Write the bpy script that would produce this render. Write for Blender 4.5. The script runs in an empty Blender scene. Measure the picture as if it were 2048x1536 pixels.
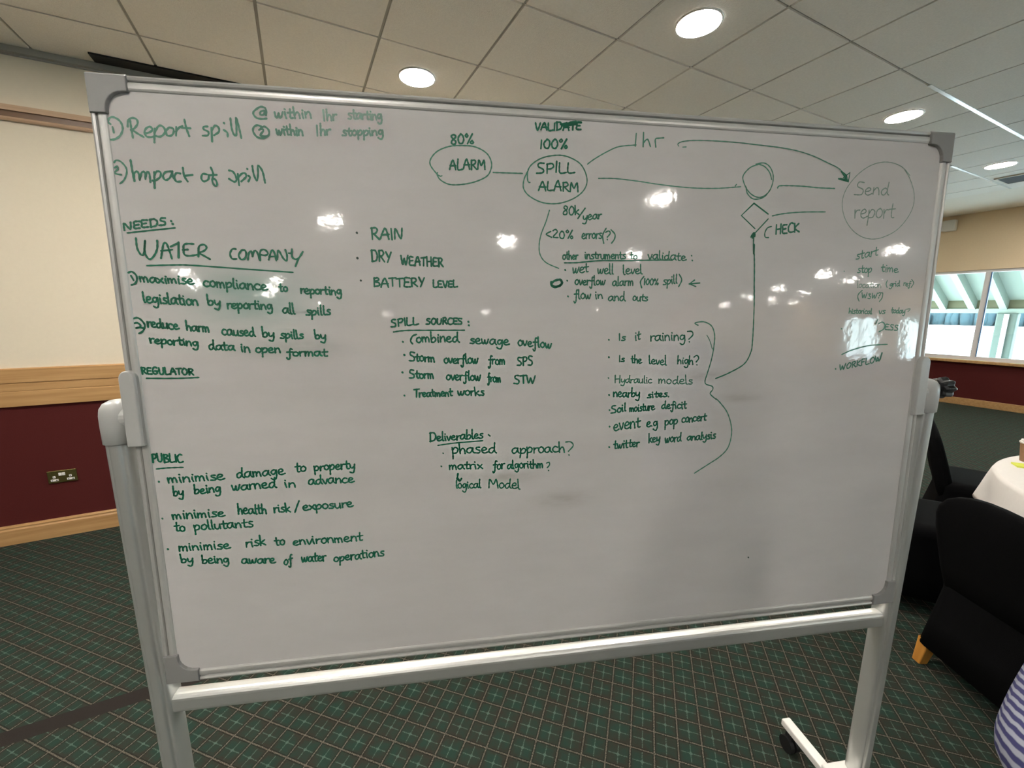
import bpy, bmesh, math, random
from mathutils import Vector, Matrix
random.seed(7)
SC = bpy.context.scene
COL = SC.collection
rad = math.radians

# ------------------------------------------------------------------ camera
EYE = 1.52
F_PX = 829.0
PITCH = rad(10.03)
cam_data = bpy.data.cameras.new('camera')
cam_data.sensor_width = 36.0
cam_data.lens = F_PX / 2048.0 * 36.0
cam_data.clip_start = 0.02
cam_data.clip_end = 500
cam = bpy.data.objects.new('camera', cam_data)
cam.location = (0, 0, EYE)
cam.rotation_euler = (math.pi / 2 - PITCH, 0, 0)
COL.objects.link(cam)
SC.camera = cam

# ------------------------------------------------------------------ colour, sky, sun
SC.view_settings.view_transform = 'Standard'
SC.view_settings.look = 'None'
SC.view_settings.gamma = 1.0
SC.view_settings.use_curve_mapping = False
SC.view_settings.exposure = 0.0
LAMP = 295.0            # radiance of the downlight diffusers
world = bpy.data.worlds.new('sky')
SC.world = world
world.use_nodes = True
wn = world.node_tree
for nd in list(wn.nodes):
    wn.nodes.remove(nd)
# bright overcast: a little brighter and whiter towards the horizon
tcw = wn.nodes.new('ShaderNodeTexCoord')
spw = wn.nodes.new('ShaderNodeSeparateXYZ')
wn.links.new(tcw.outputs['Generated'], spw.inputs[0])
rmp = wn.nodes.new('ShaderNodeValToRGB')
rmp.color_ramp.elements[0].position = 0.0
rmp.color_ramp.elements[0].color = (0.84, 0.96, 1.0, 1)
rmp.color_ramp.elements[1].position = 0.8
rmp.color_ramp.elements[1].color = (0.52, 0.70, 0.95, 1)
wn.links.new(spw.outputs[2], rmp.inputs[0])
bgn = wn.nodes.new('ShaderNodeBackground')
bgn.inputs['Strength'].default_value = 14.0
won = wn.nodes.new('ShaderNodeOutputWorld')
wn.links.new(rmp.outputs[0], bgn.inputs[0])
wn.links.new(bgn.outputs[0], won.inputs[0])

PSI = rad(27.1)          # the room's long axis against the camera's right
CP, SP = math.cos(PSI), math.sin(PSI)
ROOM = Matrix.Rotation(PSI, 4, 'Z')
def UN(u, n, z=0.0):
    return Vector((u * CP - n * SP, u * SP + n * CP, z))

sun_data = bpy.data.lights.new('sun', 'SUN')
sun_data.energy = 20.0
sun_data.angle = rad(2)
sun_data.color = (1.0, 0.97, 0.92)
sun = bpy.data.objects.new('sun', sun_data)
sd = UN(0.55, -0.25, -0.8).normalized()
sun.rotation_euler = sd.to_track_quat('-Z', 'Y').to_euler()
sun.location = UN(20, 0, 30)
COL.objects.link(sun)

try:
    SC.cycles.use_denoising = True
    SC.cycles.use_adaptive_sampling = False
    SC.cycles.max_bounces = 10
    SC.cycles.diffuse_bounces = 5
    SC.cycles.glossy_bounces = 5
    SC.cycles.sample_clamp_indirect = 25.0
    SC.cycles.caustics_reflective = False
    SC.cycles.caustics_refractive = False
except Exception:
    pass

# ------------------------------------------------------------------ materials
def new_mat(name):
    m = bpy.data.materials.new(name)
    m.use_nodes = True
    nt = m.node_tree
    return m, nt, nt.nodes['Principled BSDF']

def plain(name, col, rough=0.6, metal=0.0, spec=0.5, noise=0.0, nscale=30.0, bump=0.0, bscale=200.0, coat=0.0, coat_r=0.1):
    m, nt, b = new_mat(name)
    b.inputs['Roughness'].default_value = rough
    b.inputs['Metallic'].default_value = metal
    b.inputs['Specular IOR Level'].default_value = spec
    b.inputs['Coat Weight'].default_value = coat
    b.inputs['Coat Roughness'].default_value = coat_r
    tc = nt.nodes.new('ShaderNodeTexCoord')
    if noise > 0:
        tx = nt.nodes.new('ShaderNodeTexNoise')
        tx.inputs['Scale'].default_value = nscale
        tx.inputs['Detail'].default_value = 4
        nt.links.new(tc.outputs['Object'], tx.inputs['Vector'])
        cr = nt.nodes.new('ShaderNodeMix')
        cr.data_type = 'RGBA'
        lo = tuple(c * (1 - noise) for c in col)
        hi = tuple(min(1, c * (1 + noise)) for c in col)
        cr.inputs[6].default_value = (*lo, 1)
        cr.inputs[7].default_value = (*hi, 1)
        nt.links.new(tx.outputs['Fac'], cr.inputs[0])
        nt.links.new(cr.outputs[2], b.inputs['Base Color'])
    else:
        b.inputs['Base Color'].default_value = (*col, 1)
    if bump > 0:
        t2 = nt.nodes.new('ShaderNodeTexNoise')
        t2.inputs['Scale'].default_value = bscale
        t2.inputs['Detail'].default_value = 3
        nt.links.new(tc.outputs['Object'], t2.inputs['Vector'])
        bp = nt.nodes.new('ShaderNodeBump')
        bp.inputs['Strength'].default_value = bump
        bp.inputs['Distance'].default_value = 0.01
        nt.links.new(t2.outputs['Fac'], bp.inputs['Height'])
        nt.links.new(bp.outputs[0], b.inputs['Normal'])
    return m

def math_node(nt, op, a, b=None, c=None):
    n = nt.nodes.new('ShaderNodeMath')
    n.operation = op
    for i, v in enumerate((a, b, c)):
        if v is None:
            continue
        if isinstance(v, (int, float)):
            n.inputs[i].default_value = v
        else:
            nt.links.new(v, n.inputs[i])
    return n.outputs[0]

def mixc(nt, fac, a, b):
    n = nt.nodes.new('ShaderNodeMix')
    n.data_type = 'RGBA'
    for sock, v in ((n.inputs[0], fac), (n.inputs[6], a), (n.inputs[7], b)):
        if isinstance(v, tuple):
            sock.default_value = (*v, 1)
        elif isinstance(v, (int, float)):
            sock.default_value = v
        else:
            nt.links.new(v, sock)
    return n.outputs[2]

def noise_node(nt, vec, scale, detail=3.0, rough=0.5):
    t = nt.nodes.new('ShaderNodeTexNoise')
    t.inputs['Scale'].default_value = scale
    t.inputs['Detail'].default_value = detail
    t.inputs['Roughness'].default_value = rough
    nt.links.new(vec, t.inputs['Vector'])
    return t.outputs['Fac']

def mapping(nt, vec, scale=(1, 1, 1), rot=(0, 0, 0), loc=(0, 0, 0)):
    m = nt.nodes.new('ShaderNodeMapping')
    m.inputs['Scale'].default_value = scale
    m.inputs['Rotation'].default_value = rot
    m.inputs['Location'].default_value = loc
    nt.links.new(vec, m.inputs['Vector'])
    return m.outputs[0]

def carpet_mat():
    m, nt, b = new_mat('carpet')
    b.inputs['Roughness'].default_value = 0.95
    b.inputs['Specular IOR Level'].default_value = 0.15
    tc = nt.nodes.new('ShaderNodeTexCoord')
    obj = tc.outputs['Object']
    P = 0.0806
    # wobble of the tufts
    wob = noise_node(nt, obj, 420.0, 1.0)
    wobv = math_node(nt, 'MULTIPLY', math_node(nt, 'SUBTRACT', wob, 0.5), 0.06)
    rot = mapping(nt, obj, rot=(0, 0, -math.pi / 4))
    sep = nt.nodes.new('ShaderNodeSeparateXYZ')
    nt.links.new(rot, sep.inputs[0])
    # with a -45 degree turn: X' = (u+n)/sqrt2 , Y' = (n-u)/sqrt2
    def cell(out, phase):
        v = math_node(nt, 'MULTIPLY_ADD', out, 1.0 / P, -phase / P)
        v = math_node(nt, 'ADD', v, wobv)
        fr = math_node(nt, 'FRACT', math_node(nt, 'ADD', v, 1000.0))
        return fr
    fx = cell(sep.outputs[0], 1.4531)
    fy = cell(sep.outputs[1], -0.1039)
    cx = math_node(nt, 'ABSOLUTE', math_node(nt, 'SUBTRACT', fx, 0.5))   # 0 centre, .5 at lines
    cy = math_node(nt, 'ABSOLUTE', math_node(nt, 'SUBTRACT', fy, 0.5))
    fleck = noise_node(nt, obj, 300.0, 2.0)
    fl = nt.nodes.new('ShaderNodeMapRange')
    fl.inputs['From Min'].default_value = 0.36
    fl.inputs['From Max'].default_value = 0.6
    nt.links.new(fleck, fl.inputs['Value'])
    flk = fl.outputs[0]
    big = noise_node(nt, obj, 16.0, 2.0)
    # ground: brown-green with greener cell middles
    d = math_node(nt, 'MAXIMUM', cx, cy)
    mid = math_node(nt, 'LESS_THAN', math_node(nt, 'ADD', d, math_node(nt, 'MULTIPLY', wobv, 1.5)), 0.33)
    bigm = nt.nodes.new('ShaderNodeMapRange')
    bigm.inputs['From Min'].default_value = 0.38
    bigm.inputs['From Max'].default_value = 0.62
    nt.links.new(big, bigm.inputs['Value'])
    base = mixc(nt, bigm.outputs[0], (0.043, 0.042, 0.032), (0.032, 0.054, 0.040))
    green = mixc(nt, bigm.outputs[0], (0.034, 0.050, 0.038), (0.024, 0.066, 0.050))
    col = mixc(nt, math_node(nt, 'MULTIPLY', mid, 0.6), base, green)
    # dark shoulder beside the lines
    edge = math_node(nt, 'GREATER_THAN', d, 0.43)
    col = mixc(nt, math_node(nt, 'MULTIPLY', edge, 0.7), col, (0.020, 0.018, 0.015))
    # teal cross in every cell
    def arm(a, bb, w, L):
        return math_node(nt, 'MULTIPLY', math_node(nt, 'LESS_THAN', a, w), math_node(nt, 'LESS_THAN', bb, L))
    cross = math_node(nt, 'MAXIMUM', arm(cx, cy, 0.020, 0.40), arm(cy, cx, 0.020, 0.40))
    core = math_node(nt, 'LESS_THAN', math_node(nt, 'ADD', cx, cy), 0.085)
    cross = math_node(nt, 'MAXIMUM', math_node(nt, 'MULTIPLY', cross, math_node(nt, 'MULTIPLY', flk, 0.75)), math_node(nt, 'MULTIPLY', core, 0.6))
    col = mixc(nt, cross, col, (0.15, 0.23, 0.19))
    # tan lines
    line = math_node(nt, 'GREATER_THAN', d, 0.472)
    col = mixc(nt, math_node(nt, 'MULTIPLY', line, math_node(nt, 'MULTIPLY_ADD', flk, 0.62, 0.06)), col, (0.34, 0.29, 0.235))
    # plain brown seam strip running along the room
    s2 = nt.nodes.new('ShaderNodeSeparateXYZ')
    nt.links.new(obj, s2.inputs[0])
    strip = math_node(nt, 'MULTIPLY', math_node(nt, 'LESS_THAN', math_node(nt, 'ABSOLUTE', math_node(nt, 'SUBTRACT', s2.outputs[1], 1.945)), 0.036), math_node(nt, 'LESS_THAN', s2.outputs[0], 1.2))
    col = mixc(nt, strip, col, (0.036, 0.030, 0.027))
    hf = noise_node(nt, obj, 900.0, 1.0)
    grain = math_node(nt, 'MULTIPLY_ADD', hf, 0.7, 0.36)
    mul = nt.nodes.new('ShaderNodeMix')
    mul.data_type = 'RGBA'
    mul.blend_type = 'MULTIPLY'
    mul.inputs[0].default_value = 1.0
    nt.links.new(col, mul.inputs[6])
    cmb = nt.nodes.new('ShaderNodeCombineColor')
    for i in range(3):
        nt.links.new(grain, cmb.inputs[i])
    nt.links.new(cmb.outputs[0], mul.inputs[7])
    nt.links.new(mul.outputs[2], b.inputs['Base Color'])
    bp = nt.nodes.new('ShaderNodeBump')
    bp.inputs['Strength'].default_value = 0.5
    bp.inputs['Distance'].default_value = 0.004
    nt.links.new(hf, bp.inputs['Height'])
    nt.links.new(bp.outputs[0], b.inputs['Normal'])
    return m

def wood_mat(name, c1, c2, axis=0, rough=0.35):
    m, nt, b = new_mat(name)
    b.inputs['Roughness'].default_value = rough
    tc = nt.nodes.new('ShaderNodeTexCoord')
    sc = [38.0, 38.0, 38.0]
    sc[axis] = 1.6
    v = mapping(nt, tc.outputs['Object'], scale=tuple(sc))
    n1 = noise_node(nt, v, 1.0, 5.0, 0.65)
    mr = nt.nodes.new('ShaderNodeMapRange')
    mr.inputs['From Min'].default_value = 0.3
    mr.inputs['From Max'].default_value = 0.7
    nt.links.new(n1, mr.inputs['Value'])
    nt.links.new(mixc(nt, mr.outputs[0], c1, c2), b.inputs['Base Color'])
    return m

def board_mat():
    m, nt, b = new_mat('whiteboard_surface')
    tc = nt.nodes.new('ShaderNodeTexCoord')
    uvn = nt.nodes.new('ShaderNodeUVMap')
    v = uvn.outputs[0]                      # metres across and down the board
    n1 = noise_node(nt, mapping(nt, v, scale=(3.0, 10.0, 1)), 1.0, 5.0, 0.6)
    mr = nt.nodes.new('ShaderNodeMapRange')
    mr.inputs['From Min'].default_value = 0.25
    mr.inputs['From Max'].default_value = 0.75
    nt.links.new(n1, mr.inputs['Value'])
    col = mixc(nt, mr.outputs[0], (0.60, 0.585, 0.58), (0.67, 0.655, 0.65))
    # green ghost of wiped writing around two spots, grey smears low down
    def blob(cx, cy, rx, ry, colr, amt, nz):
        nonlocal col
        sp = nt.nodes.new('ShaderNodeSeparateXYZ')
        nt.links.new(v, sp.inputs[0])
        dx = math_node(nt, 'MULTIPLY', math_node(nt, 'SUBTRACT', sp.outputs[0], cx), 1 / rx)
        dy = math_node(nt, 'MULTIPLY', math_node(nt, 'SUBTRACT', sp.outputs[1], cy), 1 / ry)
        r2 = math_node(nt, 'ADD', math_node(nt, 'MULTIPLY', dx, dx), math_node(nt, 'MULTIPLY', dy, dy))
        f = math_node(nt, 'EXPONENT', math_node(nt, 'MULTIPLY', r2, -1.0))
        nn = noise_node(nt, mapping(nt, v, scale=(nz, nz * 3.0, 1)), 1.0, 4.0)
        f = math_node(nt, 'MULTIPLY', math_node(nt, 'MULTIPLY', f, nn), amt)
        col = mixc(nt, f, col, colr)
    blob(-0.665, -0.385, 0.10, 0.055, (0.18, 0.42, 0.36), 1.0, 8)
    blob(-0.60, -0.485, 0.10, 0.02, (0.33, 0.36, 0.34), 0.9, 14)
    blob(-0.16, -0.78, 0.05, 0.012, (0.40, 0.37, 0.33), 0.8, 25)
    blob(-0.03, -0.84, 0.06, 0.02, (0.38, 0.36, 0.33), 0.8, 25)
    blob(0.31, -0.56, 0.05, 0.012, (0.40, 0.39, 0.37), 0.8, 25)
    blob(0.40, -0.615, 0.05, 0.010, (0.40, 0.39, 0.37), 0.8, 25)
    nt.links.new(col, b.inputs['Base Color'])
    b.inputs['Roughness'].default_value = 0.05
    b.inputs['Specular IOR Level'].default_value = 0.85
    w = noise_node(nt, v, 45.0, 2.0)
    bp = nt.nodes.new('ShaderNodeBump')
    bp.inputs['Strength'].default_value = 0.013
    bp.inputs['Distance'].default_value = 0.01
    nt.links.new(w, bp.inputs['Height'])
    nt.links.new(bp.outputs[0], b.inputs['Normal'])
    return m

def stripe_mat():
    m, nt, b = new_mat('striped_knit')
    b.inputs['Roughness'].default_value = 0.9
    uvn = nt.nodes.new('ShaderNodeUVMap')
    sp = nt.nodes.new('ShaderNodeSeparateXYZ')
    nt.links.new(uvn.outputs[0], sp.inputs[0])
    wb = noise_node(nt, mapping(nt, uvn.outputs[0], scale=(25, 60, 1)), 1.0, 2.0)
    t = math_node(nt, 'ADD', math_node(nt, 'MULTIPLY', sp.outputs[1], 1 / 0.0092), math_node(nt, 'MULTIPLY', wb, 0.35))
    fr = math_node(nt, 'FRACT', t)
    tri = math_node(nt, 'ABSOLUTE', math_node(nt, 'SUBTRACT', fr, 0.5))
    mr = nt.nodes.new('ShaderNodeMapRange')
    mr.inputs['From Min'].default_value = 0.18
    mr.inputs['From Max'].default_value = 0.30
    nt.links.new(tri, mr.inputs['Value'])
    nt.links.new(mixc(nt, mr.outputs[0], (0.58, 0.60, 0.72), (0.09, 0.09, 0.26)), b.inputs['Base Color'])
    return m

def emit_mat(name, col, s):
    m = bpy.data.materials.new(name)
    m.use_nodes = True
    nt = m.node_tree
    for nd in list(nt.nodes):
        nt.nodes.remove(nd)
    e = nt.nodes.new('ShaderNodeEmission')
    e.inputs[0].default_value = (*col, 1)
    e.inputs[1].default_value = s
    o = nt.nodes.new('ShaderNodeOutputMaterial')
    nt.links.new(e.outputs[0], o.inputs[0])
    return m

def glass_mat():
    m = bpy.data.materials.new('window_glass')
    m.use_nodes = True
    nt = m.node_tree
    for nd in list(nt.nodes):
        nt.nodes.remove(nd)
    t = nt.nodes.new('ShaderNodeBsdfTransparent')
    t.inputs[0].default_value = (0.90, 0.96, 0.95, 1)
    g = nt.nodes.new('ShaderNodeBsdfGlossy')
    g.inputs['Roughness'].default_value = 0.02
    lw = nt.nodes.new('ShaderNodeLayerWeight')
    lw.inputs[0].default_value = 0.5
    fac = math_node(nt, 'MULTIPLY_ADD', math_node(nt, 'POWER', lw.outputs['Facing'], 5.0), 0.9, 0.04)
    mx = nt.nodes.new('ShaderNodeMixShader')
    nt.links.new(fac, mx.inputs[0])
    nt.links.new(t.outputs[0], mx.inputs[1])
    nt.links.new(g.outputs[0], mx.inputs[2])
    o = nt.nodes.new('ShaderNodeOutputMaterial')
    nt.links.new(mx.outputs[0], o.inputs[0])
    return m

M = {}
M['carpet'] = carpet_mat()
M['tile'] = plain('ceiling_tile', (0.86, 0.82, 0.75), 0.9, spec=0.2, noise=0.08, nscale=90, bump=0.25, bscale=160)
M['grid'] = plain('ceiling_grid', (0.36, 0.34, 0.30), 0.6)
M['glare_white'] = plain('grid_bar_glare', (0.86, 0.88, 0.86), 0.22, spec=0.8, noise=0.02)  # window glare on two grid bars, put into a white gloss colour
M['plaster'] = plain('ceiling_plaster', (0.84, 0.79, 0.70), 0.85, spec=0.2, noise=0.03)
M['cream'] = plain('cream_wall_paint', (0.74, 0.66, 0.52), 0.75, spec=0.3, noise=0.03, nscale=40, bump=0.08, bscale=260)
M['beige'] = plain('beige_wall_paint', (0.80, 0.64, 0.44), 0.8, spec=0.2, noise=0.05, nscale=60)
M['burgundy'] = plain('burgundy_wall_fabric', (0.085, 0.014, 0.013), 0.85, spec=0.2, noise=0.25, nscale=300, bump=0.3, bscale=500)
M['oak'] = wood_mat('oak_trim', (0.40, 0.22, 0.085), (0.56, 0.34, 0.15), 0)
M['dark_wood'] = wood_mat('dark_trim', (0.14, 0.07, 0.035), (0.20, 0.11, 0.055), 0)
M['pale_wood'] = wood_mat('pale_trim', (0.50, 0.34, 0.22), (0.60, 0.42, 0.28), 0)
M['board'] = board_mat()
M['alu'] = plain('silver_frame', (0.62, 0.62, 0.60), 0.36, metal=0.4, noise=0.05, nscale=12)
M['post'] = plain('silver_post', (0.68, 0.69, 0.67), 0.36, metal=0.65, noise=0.06, nscale=9)
M['grey_plastic'] = plain('grey_plastic', (0.27, 0.27, 0.265), 0.42, noise=0.05, nscale=60)
M['pale_plastic'] = plain('pale_grey_plastic', (0.47, 0.48, 0.47), 0.30, noise=0.04, nscale=60)
M['white_paint'] = plain('white_painted_metal', (0.78, 0.77, 0.74), 0.4, noise=0.03)
M['black_plastic'] = plain('black_plastic', (0.012, 0.012, 0.013), 0.35, noise=0.1)
M['black_fabric'] = plain('black_upholstery', (0.0032, 0.0034, 0.004), 0.9, spec=0.08, noise=0.3, nscale=250, bump=0.2, bscale=600)
M['leg_wood'] = wood_mat('orange_leg_wood', (0.48, 0.20, 0.035), (0.62, 0.30, 0.06), 2)
M['cloth'] = plain('white_tablecloth', (0.80, 0.77, 0.74), 0.85, spec=0.2, noise=0.03, nscale=80, bump=0.15, bscale=500)
M['brown_card'] = plain('brown_card', (0.30, 0.17, 0.09), 0.7, noise=0.15, nscale=60)
M['white_plastic'] = plain('white_plastic', (0.82, 0.80, 0.76), 0.4)
M['yellow_paper'] = plain('yellow_paper', (0.72, 0.78, 0.10), 0.7, noise=0.04)
M['brass'] = plain('brass', (0.33, 0.27, 0.10), 0.22, metal=0.9, noise=0.1, nscale=30)
M['dark'] = plain('dark_recess', (0.006, 0.006, 0.006), 0.8)
M['upvc'] = plain('white_window_frame', (0.74, 0.72, 0.73), 0.4, noise=0.02)
M['sky_blue_trim'] = plain('blue_seal', (0.10, 0.22, 0.45), 0.5)
M['glass'] = glass_mat()
M['lamp'] = emit_mat('lamp_diffuser', (1.0, 0.93, 0.845), LAMP)
M['soffit'] = plain('pale_green_soffit', (0.22, 0.27, 0.235), 0.8, noise=0.04)
M['column'] = plain('grey_green_column', (0.12, 0.155, 0.135), 0.8, noise=0.04)
M['olive'] = plain('olive_board', (0.10, 0.10, 0.055), 0.8, noise=0.15, nscale=6)
M['concrete'] = plain('pale_paving', (0.74, 0.73, 0.69), 0.9, noise=0.08, nscale=0.6)
M['grass'] = plain('grass', (0.09, 0.15, 0.06), 0.9, noise=0.25, nscale=1.5)
M['far_trees'] = plain('far_trees', (0.010, 0.030, 0.038), 0.9, noise=0.3, nscale=0.8)
M['ink'] = plain('green_ink', (0.009, 0.15, 0.085), 0.35, noise=0.35, nscale=60)
M['ink_mid'] = plain('green_ink_thin', (0.055, 0.22, 0.145), 0.35, noise=0.3, nscale=60)
M['ink_faint'] = plain('green_ink_faded', (0.20, 0.30, 0.25), 0.35, noise=0.25, nscale=60)
M['ink_dot'] = plain('dark_ink', (0.03, 0.06, 0.05), 0.35)
M['stripe'] = stripe_mat()
M['skin'] = plain('skin', (0.55, 0.33, 0.25), 0.5, noise=0.05, nscale=30)
M['navy'] = plain('navy_cloth', (0.02, 0.025, 0.05), 0.85, noise=0.2, nscale=200)
M['hair'] = plain('brown_hair', (0.05, 0.03, 0.02), 0.5, noise=0.3, nscale=90)
M['shoe'] = plain('black_shoe', (0.015, 0.014, 0.013), 0.4)

# ------------------------------------------------------------------ mesh helpers
class G:
    """collects faces; coordinates go through self.m when added"""
    def __init__(self, m=None):
        self.v, self.f, self.uv = [], [], {}
        self.m = m or Matrix.Identity(4)
    def add(self, vs, fs):
        o = len(self.v)
        self.v += [self.m @ Vector(p) for p in vs]
        self.f += [tuple(i + o for i in f) for f in fs]
        return o
    def box(self, x0, x1, y0, y1, z0, z1):
        vs = [(x, y, z) for z in (z0, z1) for y in (y0, y1) for x in (x0, x1)]
        self.add(vs, [(0, 2, 3, 1), (4, 5, 7, 6), (0, 1, 5, 4), (2, 6, 7, 3), (0, 4, 6, 2), (1, 3, 7, 5)])
        return self
    def loft(self, rings, cap=True, closed=True):
        n = len(rings[0])
        vs = [p for r in rings for p in r]
        fs = []
        for i in range(len(rings) - 1):
            for j in range(n if closed else n - 1):
                k = (j + 1) % n
                fs.append((i * n + j, i * n + k, (i + 1) * n + k, (i + 1) * n + j))
        if cap:
            fs.append(tuple(range(n - 1, -1, -1)))
            fs.append(tuple((len(rings) - 1) * n + j for j in range(n)))
        self.add(vs, fs)
        return self
    def tube(self, pts, r, seg=12, cap=True):
        pts = [Vector(p) for p in pts]
        rs = r if isinstance(r, (list, tuple)) else [r] * len(pts)
        rings = []
        up = Vector((0, 0, 1))
        for i, p in enumerate(pts):
            d = (pts[min(i + 1, len(pts) - 1)] - pts[max(i - 1, 0)]).normalized()
            a = d.cross(up)
            if a.length < 1e-3:
                a = d.cross(Vector((1, 0, 0)))
            a.normalize()
            bb = a.cross(d).normalized()
            rings.append([p + (a * math.cos(t) + bb * math.sin(t)) * rs[i] for t in [2 * math.pi * j / seg for j in range(seg)]])
        return self.loft(rings, cap)
    def lathe(self, prof, seg=32, c=(0, 0, 0)):
        c = Vector(c)
        rings = [[c + Vector((r * math.cos(t), r * math.sin(t), z)) for t in [2 * math.pi * j / seg for j in range(seg)]] for r, z in prof]
        return self.loft(rings, True)

def link(name, g, mat, parent=None, smooth=False, bevel=0.0, origin=None, rot=None, uv=None):
    """make ONE mesh object; g holds world coordinates, the object gets its own origin"""
    me = bpy.data.meshes.new(name)
    o = bpy.data.objects.new(name, me)
    COL.objects.link(o)
    if parent is not None:
        inv = parent.matrix_world.inverted()
        o.parent = parent
        o.matrix_world = parent.matrix_world
        o.matrix_parent_inverse = Matrix.Identity(4)
        o.matrix_local = Matrix.Identity(4)
    else:
        mw = Matrix.Translation(Vector(origin) if origin is not None else Vector((0, 0, 0)))
        if rot is not None:
            mw = mw @ rot
        o.matrix_world = mw
        inv = mw.inverted()
    me.from_pydata([tuple(inv @ p) for p in g.v], [], g.f)
    me.materials.append(mat)
    if uv:
        lay = me.uv_layers.new(name='UVMap')
        for lp in me.loops:
            lay.data[lp.index].uv = uv[lp.vertex_index]
    bm = bmesh.new()
    bm.from_mesh(me)
    bmesh.ops.recalc_face_normals(bm, faces=bm.faces)
    bm.to_mesh(me)
    bm.free()
    if smooth:
        me.polygons.foreach_set('use_smooth', [True] * len(me.polygons))
        me.update()
    if bevel > 0:
        md = o.modifiers.new('bevel', 'BEVEL')
        md.width = bevel
        md.segments = 2
        md.limit_method = 'ANGLE'
        md.angle_limit = rad(40)
    if parent is not None:
        bpy.context.view_layer.update()
    return o

def tag(o, label=None, cat=None, group=None, kind=None):
    if label: o['label'] = label
    if cat: o['category'] = cat
    if group: o['group'] = group
    if kind: o['kind'] = kind
    return o

def thing(name, label, cat, mw, group=None):
    o = bpy.data.objects.new(name, None)
    o.empty_display_size = 0.1
    COL.objects.link(o)
    o.matrix_world = mw
    bpy.context.view_layer.update()
    return tag(o, label, cat, group)

def struct(name, g, mat, label, cat, bevel=0.0):
    o = link(name, g, mat, rot=ROOM, bevel=bevel)
    return tag(o, label, cat, kind='structure')

def copy_tree(o, parent=None):
    c = o.copy()
    COL.objects.link(c)
    if parent is not None:
        c.parent = parent
    for ch in list(o.children):
        copy_tree(ch, c)
    return c

def rrect(w, d, r, z, cx=0, cy=0, seg=4):
    """rounded rectangle ring"""
    pts = []
    r = min(r, w / 2 - 1e-4, d / 2 - 1e-4)
    for (sx, sy, a0) in ((1, 1, 0), (-1, 1, 90), (-1, -1, 180), (1, -1, 270)):
        for k in range(seg + 1):
            a = rad(a0 + 90 * k / seg)
            pts.append(Vector((cx + sx * (w / 2 - r) + r * math.cos(a), cy + sy * (d / 2 - r) + r * math.sin(a), z)))
    return pts

# ------------------------------------------------------------------ the room
U0, U1, N0, N1, H = -12.0, 9.6, -22.0, 3.75, 3.03
R = ROOM
def rg():
    return G(R)
struct('floor', rg().box(U0 - .2, U1 + .2, N0 - .2, N1 + .2, -0.12, 0.0), M['carpet'], 'dark green carpet with a tan diagonal grid and pale crosses', 'floor')

# suspended ceiling: tiles drop a little below the grid they rest in
g = rg()
TU, TN, A0, L0 = 0.6, 0.593, -0.664, 3.273
i0, i1 = int(math.floor((U0 - A0) / TU)), int(math.floor((8.1 - A0) / TU))
j0, j1 = int(math.floor((N0 - L0) / TN)), 0
for i in range(i0, i1 + 1):
    for j in range(j0, j1 + 1):
        a, b_ = max(U0, A0 + i * TU + .008), min(8.1, A0 + (i + 1) * TU - .008)
        c_, d_ = max(N0, L0 + j * TN + .007), min(N1 - .03, L0 + (j + 1) * TN - .007)
        if b_ - a > .03 and d_ - c_ > .03:
            g.box(a, b_, c_, d_, H, H + .016)
struct('ceiling', g, M['tile'], 'square grey-beige ceiling tiles', 'ceiling')
tag(link('trim_1', rg().box(U0 - .2, 8.12, N0 - .2, N1 + .2, H + .010, H + .16), M['grid'], rot=ROOM), 'metal grid between the ceiling tiles', 'ceiling', kind='structure')
tag(link('trim_2', rg().box(8.1, U1 + .2, N0 - .2, N1 + .2, H, H + .16), M['plaster'], rot=ROOM), 'plain plaster margin of the ceiling along the windows', 'ceiling', kind='structure')

g = rg().box(3.95, 7.33, 1.481, 1.505, H - .003, H + .012)  # stretch of grid bar whitened only where window glare falls on it
tag(link('trim_9', g, M['glare_white'], rot=ROOM), 'ceiling grid bar with its window glare put into white colour', 'ceiling', kind='structure')
g = rg().box(6.3, 8.1, 2.076, 2.098, H - .003, H + .012)  # second whitened stretch, its glare likewise put into the colour
tag(link('trim_10', g, M['glare_white'], rot=ROOM), 'short ceiling grid bar with its glare put into white colour, near the window wall', 'ceiling', kind='structure')

LOW = 0.92
def wall(name, u0, u1, n0, n1, hi_mat, label):
    g = rg().box(u0, u1, n0, n1, LOW, H + .15)
    o = struct(name, g, hi_mat, label, 'wall')
    lo = link('lower_panel', rg().box(u0, u1, n0, n1, 0, LOW), M['burgundy'], o)
    return o
wall('wall_left', U0 - .2, U1 + .2, N1, N1 + .2, M['cream'], 'cream wall with burgundy lower panel and oak rails')
wall('wall_back', U0 - .2, U1 + .2, N0 - .2, N0, M['cream'], 'far cream wall behind the camera')
wall('wall_far', U0 - .2, U0, N0, N1, M['cream'], 'far cream wall of the hall')
# left wall trims
def railbox(name, prof, mat, label):
    """prof: list of (depth from wall, z) extruded along the left wall"""
    g = rg()
    rings = [[Vector((u, N1 - d, z)) for d, z in prof] for u in (U0, U1)]
    g.loft(rings, True)
    return tag(link(name, g, mat, rot=ROOM), label, 'trim', kind='structure')
railbox('baseboard_left', [(0, 0), (.022, 0), (.022, .098), (.017, .108), (.019, .118), (.010, .128), (0, .128)], M['oak'], 'oak skirting board under the burgundy panel')
railbox('trim_3', [(0, .918), (.020, .918), (.020, 1.010), (.017, 1.013), (.017, 1.016), (.020, 1.019), (.020, 1.062), (.017, 1.065), (.017, 1.068), (.024, 1.071), (.024, 1.155), (.018, 1.162), (0, 1.162)], M['oak'], 'three board oak dado rail')
railbox('trim_4', [(0, 2.625), (.022, 2.625), (.028, 2.633), (.022, 2.645), (0, 2.645)], M['pale_wood'], 'pale lower bead of the picture rail')
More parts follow.
